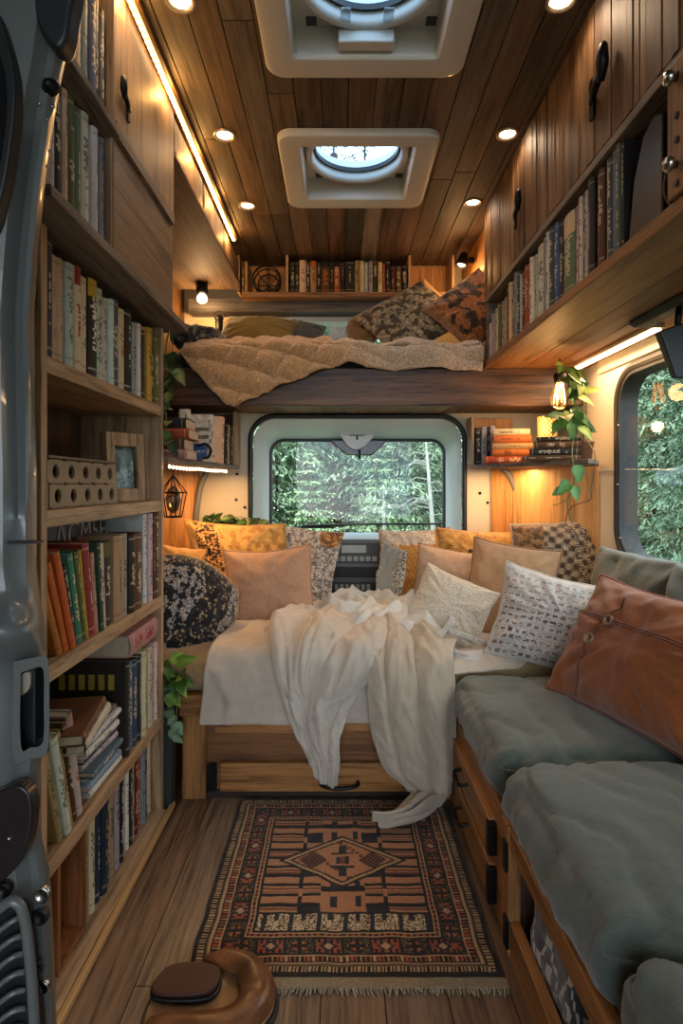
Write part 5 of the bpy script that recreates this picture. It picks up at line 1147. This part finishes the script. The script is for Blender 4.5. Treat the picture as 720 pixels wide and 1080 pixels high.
# ================================================================ van door in the foreground
t = struct(thing('door_1', None, None, (-.45, .74, 0)))
edge = [(-60, 80), (0, 77), (20, 75), (60, 70), (100, 62), (130, 57), (200, 47), (260, 41), (330, 36), (420, 37), (500, 39), (572, 39), (600, 39), (640, 44), (660, 48), (690, 50), (760, 49), (800, 44), (840, 41), (880, 44), (915, 52), (940, 54), (1000, 57), (1080, 60), (1150, 61)]
sect = [(2, .84), (0, .80), (0, .765), (2, .742), (6, .728), (12, .722), (20, .722), (27, .716), (36, .706), (60, .70), (110, .695), (180, .692), (290, .70), (296, .76)]
mb = MB(); rows = []
for i in range(150):
    py = -60+i*1210/149; e_ = interp(edge, py); bul = .035*exp(-((py-668)/26)**2)+.012*exp(-((py-600)/200)**2)
    rr = []
    for o, Y in sect: 
        g = .010*exp(-((o-20)/7)**2)*sm(90, 160, py)*(1-sm(520, 570, py)); rr.append(P(e_-o*(1.0), py, Y-bul*sm(0, 20, o)+g))
    rows.append(rr)
mb.grid(rows); mb.build('door_trim', vanpaint, t, auto=50)
def plate(name, poly, Y, th, mt, par=t, bev=.003): return MB().prism(poly, lambda x, y: P(x, y, Y), lambda x, y: P(x, y, Y)+V((0, th, 0))).build(name, mt, par, bevel=bev)
def smoothpoly(p, n=40): return [(q.x, q.y) for q in catmull([(*a, 0) for a in p]+[(*p[0], 0)], n)[:-1]]
plate('window_seal', smoothpoly([(-60, -40), (-8, 5), (9, 45), (16, 90), (13, 140), (3, 200), (-14, 250), (-60, 262)]), .688, .02, blackrubber)
plate('window_glass', smoothpoly([(-66, -20), (-18, 22), (-2, 55), (5, 92), (3, 138), (-6, 190), (-22, 232), (-66, 246)]), .684, .006, plain('dark_glass', '#15181b', .12), bev=.001)
plate('latch_recess', smoothpoly([(34, -30), (78, -30), (74, 12), (70, 38), (60, 50), (46, 38), (36, 14)]), .700, .03, darkplastic, bev=.006)
MB().lathe([(.0001, .008), (.004, .008), (.006, .004), (.010, 0), (.012, -.004)], 18, P(52, 90, .722), (0, -1, 0)).build('striker', blackiron, t, smooth=True)
for x, y, r in ((42, 110, .0025), (56, 113, .0025), (50, 127, .0018), (53, 160, .0018), (50, 176, .0018)): MB().lathe([(r, 0), (r, .002), (.0001, .003)], 10, P(x, y, .722), (0, -1, 0)).build('rivet', steel, t, smooth=True)
plate('panel_seam', [(-70, 571), (37, 571), (37, 573.4), (-70, 573.4)], .699, .02, blackrubber, bev=0)
mb = MB(); ringplate(mb, smoothpoly([(22, 710), (33, 706), (45, 706), (46, 740), (45, 782), (32, 788), (22, 786)]), smoothpoly([(14, 698), (33, 694), (50, 696), (52, 740), (50, 792), (32, 800), (14, 798)]), lambda x, y: P(x, y, .672), lambda x, y: P(x, y, .715)); hf = mb.build('handle_frame', vanpaint, t, bevel=.002)
plate('handle_cavity', [(18, 700), (49, 700), (49, 794), (18, 794)], .706, .006, plain('cavity_dark', '#2b2e30', .5), bev=0)
plate('handle_lever', smoothpoly([(20, 712), (31, 709), (31, 726), (20, 734)], 24), .680, .02, plain('lever_beige', '#8a8172', .45), hf)
plate('handle_divider', [(34, 708), (37, 708), (37, 784), (34, 784)], .680, .02, blackrubber, hf, .001)
plate('oval_pad', smoothpoly([(-50, 855), (-10, 838), (14, 829), (27, 833), (33, 848), (32, 880), (22, 908), (0, 932), (-50, 965)]), .688, .02, plain('tinted_pad', '#241f20', .25), bev=.003)
MB().lathe([(.0001, .003), (.0022, .002), (.003, 0)], 10, P(10, 884, .688), (0, -1, 0)).build('pad_light', steel, t, smooth=True)
plate('grille_back', smoothpoly([(-60, 990), (-5, 968), (12, 958), (23, 972), (31, 1040), (34, 1130), (-60, 1140)]), .694, .02, blackrubber, bev=.001)
for k in range(10):
    y = 978+k*19
    MB().tube(catmull([P(-40, y+40, .69), P(-8, y+10, .683), P(12, y-6, .684), P(23+k*.6, y-10, .692)], 14), .0042, 8, flat=.8).build('grille_slat', vanpaint, t, smooth=True)
mb = MB(); mb.tube(catmull([P(-50, 985, .69), P(-6, 962, .684), P(12, 951, .682), P(24, 962, .684), P(31, 1010, .686), P(36, 1080, .69), P(37, 1140, .69)], 40), .006, 10); mb.build('grille_rim', vanpaint, t, smooth=True)
for x, y, r, m_ in ((45, 943, .010, steel), (43, 966, .010, blackrubber), (46, 1040, .008, steel), (44, 1010, .0025, blackrubber), (44, 1020, .0035, blackrubber), (4, 938, .009, blackiron)):
    MB().lathe([(r, -.004), (r, .003), (r*.8, .0045), (r*.7, .002), (.0001, .0015)], 18, P(x, y, .722 if x > 10 else .696), (0, -1, 0)).build('fastener', m_, t, smooth=True)
# ================================================================ plants
def leafmesh(mb, p, d, n_, L_, w_, c, fold=.25, curl=.2):
    d = d.normalized(); s = d.cross(n_).normalized(); n_ = s.cross(d)
    st = [(0, .0), (.04, .55), (.16, .92), (.36, 1.0), (.6, .72), (.82, .36), (1.0, .02)]; rows = []
    for k, w in st:
        q = p+d*(L_*k)-n_*(curl*L_*k*k); rows.append([q-s*(w_*.5*w)+n_*(fold*w_*w*.5), q-s*(w_*.27*w)+n_*(fold*w_*w*.2), q, q+s*(w_*.27*w)+n_*(fold*w_*w*.2), q+s*(w_*.5*w)+n_*(fold*w_*w*.5)])
    mb.grid(rows, col=lambda i, j: tuple(x*(1.25 if j in (1, 2) and i > 0 else .9) for x in c))
def foliage(name, par, pts, n, L_, cols, seed, spread=.05, down=.3):
    r = random.Random(seed); mb = MB()
    for k in range(n):
        p = V(pts[k % len(pts)])+V((r.uniform(-1, 1), r.uniform(-1, 1), r.uniform(-1, 1)))*spread
        d = V((r.uniform(-1, 1), r.uniform(-1, .2), r.uniform(-1, .6)-down)); nn = V((r.uniform(-.4, .4), -.8, .8+r.uniform(-.4, .4)))
        leafmesh(mb, p, d, nn, L_*r.uniform(.7, 1.2), L_*r.uniform(.6, .8), rgb(r.choice(cols)))
    return mb.build(name, leafmat, par, smooth=True)
def vine(par, pts, r=.002, col='#5a6b34', name='vine'): return MB().tube(catmull(pts, 30), r, 6, c=rgb(col)).build(name, leafmat, par, smooth=True)
GRN = ['#3f6a2a', '#5a8536', '#2f5424', '#7c9c46']
t = thing('pothos', 'green trailing plant hanging at the end of the loft beam beside the glass bulb', 'plant', P(606, 470, 1.93))
pc = P(613, 478, 1.88); MB().lathe([(.022, 0), (.026, .004), (.034, .06), (.036, .064), (.032, .064), (.028, .05), (.0001, .05)], 22, V((.842, 2.03, RZ+.001))).build('pot', plain('brown_pot', '#5e3a22', .5), t, smooth=True)
vine(t, [P(616, 468, 2.02), P(611, 440, 1.92), P(604, 415, 1.9), P(598, 392, 1.92), P(592, 384, 1.94)]); vine(t, [P(615, 466, 2.02), P(618, 430, 1.9), P(612, 400, 1.86), P(604, 386, 1.9)])
vine(t, [P(614, 464, 2.02), P(606, 460, 1.9), P(603, 480, 1.82), P(606, 505, 1.80), P(598, 530, 1.80), P(603, 552, 1.80)])
vine(t, [P(615, 464, 2.02), P(620, 466, 1.92), P(628, 484, 1.80), P(623, 515, 1.78), P(622, 527, 1.78), P(602, 535, 1.79), P(596, 552, 1.8), P(606, 560, 1.8), P(611, 574, 1.8)], .0016, '#4a3a26')
vine(t, [P(600, 525, 1.80), P(590, 531, 1.80), P(583, 533, 1.80)], .0014)
foliage('foliage', t, [P(600, 388, 1.92), P(608, 395, 1.88), P(613, 402, 1.86), P(604, 410, 1.9), P(612, 412, 1.86)], 16, .05, GRN+['#9aa84a'], 1, .02)
foliage('foliage', t, [P(597, 436, 1.90), P(605, 444, 1.89), P(613, 447, 1.9), P(594, 445, 1.90), P(604, 436, 1.9)], 20, .058, GRN, 2, .02)
mb = MB()
for a, d, l in ((P(608, 490, 1.8), (.1, -.2, -1), .06), (P(600, 508, 1.8), (-.55, -.2, -.5), .055), (P(604, 512, 1.8), (.2, -.3, -.9), .05), (P(594, 516, 1.8), (-.9, -.1, -.4), .04)):
    leafmesh(mb, V(a), V(d), V((.1, -1, .5)), l, l*.75, rgb('#4d7a30'))
mb.build('foliage', leafmat, t, smooth=True)
t = thing('pendant_bulb', 'clear glass filament bulb hanging in front of the loft beam', 'lamp', P(590, 392, 2.08))
b0 = P(590, 393, 2.08); MB().tube([V((b0.x, b0.y, zb2)), b0], .0025, 6).build('cord', blackrubber, t)
MB().lathe([(.006, 0), (.018, -.002), (.022, -.012), (.019, -.03), (.016, -.036)], 20, b0).build('socket', blackiron, t, smooth=True)
MB().lathe([(.014, -.034), (.017, -.048), (.029, -.075), (.033, -.095), (.028, -.115), (.014, -.128), (.0001, -.131)], 24, b0).build('glass_bulb', plain('bulb_glass', '#f3d9ac', .03, trans=1, alpha=.3), t, smooth=True)
m = MB()
for k in range(6):
    a = 2*pi*k/6; m.tube([b0+V((.006*cos(a), .006*sin(a), -.04)), b0+V((.014*cos(a+.5), .014*sin(a+.5), -.105)), b0+V((.008*cos(a+1), .008*sin(a+1), -.045))], .0011, 5)
m.build('filament', bulb_glow, t)
lamp('bulb_light', 'POINT', b0+V((-.03, -.07, -.08)), 1.0, '#ffc27c', .03)
t = thing('trailing_plant', 'dark green trailing plant hanging at the bookcase end below the upper cabinet', 'plant', P(176, 400, 1.73))
vine(t, [V((-.505, 1.745, zb)), P(176, 360, 1.74), P(172, 400, 1.735), P(175, 440, 1.73), P(174, 468, 1.73)]); vine(t, [V((-.50, 1.75, zb)), P(182, 370, 1.74), P(180, 395, 1.735), P(178, 412, 1.73)], .0016)
foliage('foliage', t, [P(176, 376, 1.74), P(180, 386, 1.735), P(174, 398, 1.735), P(178, 406, 1.735), P(174, 425, 1.73), P(175, 445, 1.73), P(173, 460, 1.73)], 26, .05, ['#2c3f1e', '#46602a', '#22321a', '#7c7a3a'], 3, .018)
t = thing('floor_planter', 'dark slate floor planter with a trailing plant between the bookcase and the bed', 'planter', (-.525, 1.74, 0))
MB().box(-.56, -.49, 1.716, 1.764, 0, .30).build('planter_box', plain('slate_planter', '#2b2d2e', .5, bump=.2), t, bevel=.004)
foliage('foliage', t, [P(182, 706, 1.745), P(186, 716, 1.74), P(180, 724, 1.74), P(190, 712, 1.745)], 20, .06, GRN, 5, .02, .1)
foliage('foliage', t, [P(182, 756, 1.71), P(186, 764, 1.705), P(180, 770, 1.705)], 7, .04, ['#5f7a58', '#7d957a'], 6, .012)
vine(t, [P(182, 722, 1.74), P(187, 738, 1.706), P(184, 768, 1.704)])
t = thing('leaf_garland', 'sprig of small green leaves lying behind the mustard bed cushions', 'plant', P(245, 550, 2.5))
vine(t, [P(212, 553, 2.5), P(240, 547, 2.5), P(268, 553, 2.5), P(284, 562, 2.49)], .003, '#5a4020'); foliage('foliage', t, [P(x, 550+abs(x-243)*.12, 2.49) for x in range(218, 282, 4)], 64, .042, ['#2f4a20', '#43622b', '#253c1a'], 8, .016, -.2)
# ================================================================ forest outside
tag(MB().grid([[(x, y, -.7+.25*nz(x*.3, y*.3)+max(0, (y-9)*.05)) for x in range(-30, 45, 3)] for y in range(-20, 45, 3)]).build('ground', plain('forest_floor', '#4d5a36', .95, var=.4, vscale=1.5), None, smooth=True), kind='structure')
def conifer(seed, H, R0, whorl, nb, col, tip, droop, dens=14, tw=.03):
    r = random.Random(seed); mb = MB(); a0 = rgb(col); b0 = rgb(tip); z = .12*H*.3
    while z < H*.985:
        k = z/H; Lb = R0*(1-k)**.8*r.uniform(.75, 1.15)+.05; n_ = max(4, int(nb*(1-k*.5)))
        for i in range(n_):
            a = 2*pi*(i+r.random())/n_; d = V((cos(a), sin(a), 0)); L2 = Lb*r.uniform(.6, 1.15); sp = r.uniform(.7, 1.3)*droop
            sd = V((-sin(a), cos(a), 0)); m_ = max(4, int(dens*L2/R0+4))
            for q in range(m_):
                s = (q+.6)/m_; p = d*(L2*s)+V((0, 0, z+L2*(.22*s-sp*s*s))); l = L2*(.36*(1-s)+.09)*r.uniform(.7, 1.2)
                for sg in (-1, 1):
                    e = (d*.8+sd*sg*.9+V((0, 0, -.3+r.uniform(-.2, .2)))).normalized(); f_ = sd*sg-d*.3; n3 = max(2, int(l/.055))
                    for m3 in range(n3):
                        o = p+e*(l*(m3+.3)/n3)-V((0, 0, .25*l*((m3+.3)/n3)**2)); g = r.choice((-1, 1)); l3 = min(.13, l*.5)*r.uniform(.6, 1.2)
                        h = (e*.7+f_*.5*g+V((r.uniform(-.3, .3), r.uniform(-.3, .3), r.uniform(-.7, .15)))).normalized(); w_ = h.cross(V((r.uniform(-.5, .5), r.uniform(-.5, .5), 1))).normalized()*tw*.33*r.uniform(.7, 1.5)
                        c = mixc(a0, b0, max(0, min(1, s*.7+.35*m3/n3+r.uniform(-.3, .3)))); b = len(mb.v); mb.v += [o, o+h*l3*.5-w_, o+h*l3, o+h*l3*.5+w_]; mb.face((b, b+1, b+2, b+3), 0, c)  # darker towards the trunk: shade inside the crown put into the needle colour
        z += whorl*r.uniform(.7, 1.3)*(1-.4*k)
    return mb
barkm = plain('bark', '#4a3b30', .9, var=.4, vscale=12, bump=.5, bscale=30)
def tree(name, label, cat, group, *a, tr=.07):
    t = thing(name, label, cat, (0, 0, -.75), group=group); mb = conifer(*a); H = a[1]
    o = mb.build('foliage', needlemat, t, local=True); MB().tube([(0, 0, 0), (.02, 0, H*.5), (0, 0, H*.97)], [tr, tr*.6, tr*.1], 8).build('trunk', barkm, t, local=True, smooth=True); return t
def setat(o, x, y, s, rz, lab=None):
    o.location = (x, y, -.75); o.scale = (s, s, s); o.rotation_euler = (0, 0, rz)
    if lab: o['label'] = lab
    return o
G1 = 'dense conifers seen through the windows'
lab1 = 'dense green conifer among the forest trees outside the windows'
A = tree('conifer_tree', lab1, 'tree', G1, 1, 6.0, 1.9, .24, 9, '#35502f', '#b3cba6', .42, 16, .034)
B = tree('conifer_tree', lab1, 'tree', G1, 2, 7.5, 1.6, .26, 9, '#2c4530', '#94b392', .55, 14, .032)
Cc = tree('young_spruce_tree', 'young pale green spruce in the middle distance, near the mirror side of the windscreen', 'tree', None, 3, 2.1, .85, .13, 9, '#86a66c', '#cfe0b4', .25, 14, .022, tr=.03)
def at(px, Y): return (px-CX)*Y/F
first = {}
lst = [(A, 288, 7.6, .95, 0), (A, 420, 6.9, .85, 1), (A, 448, 8.6, 1.0, 2), (B, 312, 10.5, 1.1, 1), (B, 385, 10.8, 1.2, 3), (A, 255, 9.5, 1.1, 4), (B, 480, 9.2, 1.0, 2), (A, 500, 11, 1.2, 5), (B, 345, 14.5, 1.3, 0), (A, 405, 13.5, 1.3, 1), (B, 270, 14, 1.3, 2), (B, 450, 14, 1.3, 4), (A, 320, 16, 1.6, 3), (B, 520, 15, 1.5, 1), (A, 352, 12, 1.6, 2), (B, 335, 17.5, 1.8, 3), (A, 372, 16, 1.8, 1), (A, 215, 13, 1.4, 2)]
lst2 = [(A, 3.6, 6.7, .8, 1), (B, 4.4, 7.9, .9, 2), (A, 5.4, 8.6, 1.1, 3), (B, 3.2, 5.2, .62, 0), (A, 5.6, 10.5, 1.3, 2), (B, 6.8, 11.5, 1.4, 4), (A, 4.3, 4.2, .85, 5), (B, 5.5, 5.6, 1.2, 1), (B, 4.6, 2.4, 1.0, 3), (A, 7.2, 8.2, 1.5, 0), (A, 4.6, .6, .9, 4), (B, 7.5, 13.5, 1.7, 5), (A, -4.5, 5, 1.1, 3), (B, -5, 9, 1.2, 2)]
for o, x, y, s, rz in [(o, at(px, Y), Y, s, rz) for o, px, Y, s, rz in lst]+lst2:
    c = o if o.name not in first else copy_tree(o); first[o.name] = 1; setat(c, x, y, s, rz)
setat(Cc, at(326, 5.8), 5.8, .98, 0)
c = copy_tree(Cc); setat(c, at(398, 6.2), 6.2, 1.05, 2, 'young pale green spruce right below the centre of the windscreen'); 
def deadtree(px, Y, h, lean, lab, seed):
    r = random.Random(seed); x = at(px, Y); t = thing('bare_tree', lab, 'tree', (x, Y, -.75)); b = V((x, Y, -.75)); tp = b+V((lean, 0, h))
    MB().tube([b, b.lerp(tp, .5)+V((.03, 0, 0)), tp], [.035, .026, .008], 7).build('trunk', MATS.get('pale_bark') or plain('pale_bark', '#a9a89e', .8, var=.2), t, smooth=True)
    mb = MB()
    for k in range(22):
        s = r.uniform(.35, .98); p = b.lerp(tp, s); a = r.choice((0, pi))+r.uniform(-.6, .6); l = .12+.35*(1-s)*r.random()+.08; mb.tube([p, p+V((cos(a)*l*.5, sin(a)*l*.5, .02)), p+V((cos(a)*l, sin(a)*l, -.10*r.random()))], [.007, .005, .002], 5)
    mb.build('twigs', MATS['pale_bark'], t)
deadtree(461, 5.6, 2.25, -.12, 'bare pale dead tree leaning at the passenger side of the windscreen view', 1)
deadtree(400, 6.0, 1.7, .04, 'short bare pale dead tree in the middle of the windscreen view', 2)
for k, (px, Y) in enumerate(((352, 9.0), (366, 9.8))):
    x = at(px, Y); t = thing('bare_tree', ['dark bare trunk just beside the mirror stem, outside', 'dark bare trunk behind the mirror stem, farther into the forest'][k], 'tree', (x, Y, -.75)); MB().tube([(x, Y, -.75), (x+.05, Y, 2), (x, Y, 6)], [.16, .13, .06], 9).build('trunk', barkm, t, smooth=True)
def shrub(seed):
    r = random.Random(seed); mb = MB()
    for k in range(900):
        a, e = r.uniform(0, 2*pi), r.uniform(0, pi/2); q = r.uniform(.5, 1); p = V((.55*q*cos(a)*cos(e), .4*q*sin(a)*cos(e), .5*q*sin(e)+.05)); d = V((r.uniform(-1, 1), r.uniform(-1, 1), r.uniform(-.3, 1))).normalized()*.07; s = d.cross(V((r.random(), r.random(), r.random()))).normalized()*.022
        b = len(mb.v); mb.v += [p, p+d*.5-s, p+d, p+d*.5+s]; mb.face((b, b+1, b+2, b+3), 0, mixc(rgb('#4f6f45'), rgb('#a8bf9c'), r.random()*q))
    return mb
sh = thing('shrub_bush', 'low pale green shrub at the forest edge in front of the van', 'shrub', (0, 0, -.75), group='low shrubs at the forest edge'); shrub(1).build('foliage', needlemat, sh, local=True)
rs = random.Random(9)
for k in range(18):
    o = sh if k == 0 else copy_tree(sh); Y = rs.uniform(4.6, 6.4); setat(o, at(265+k*13+rs.uniform(-6, 6), Y), Y, rs.uniform(1.2, 1.9), rs.random()*6);
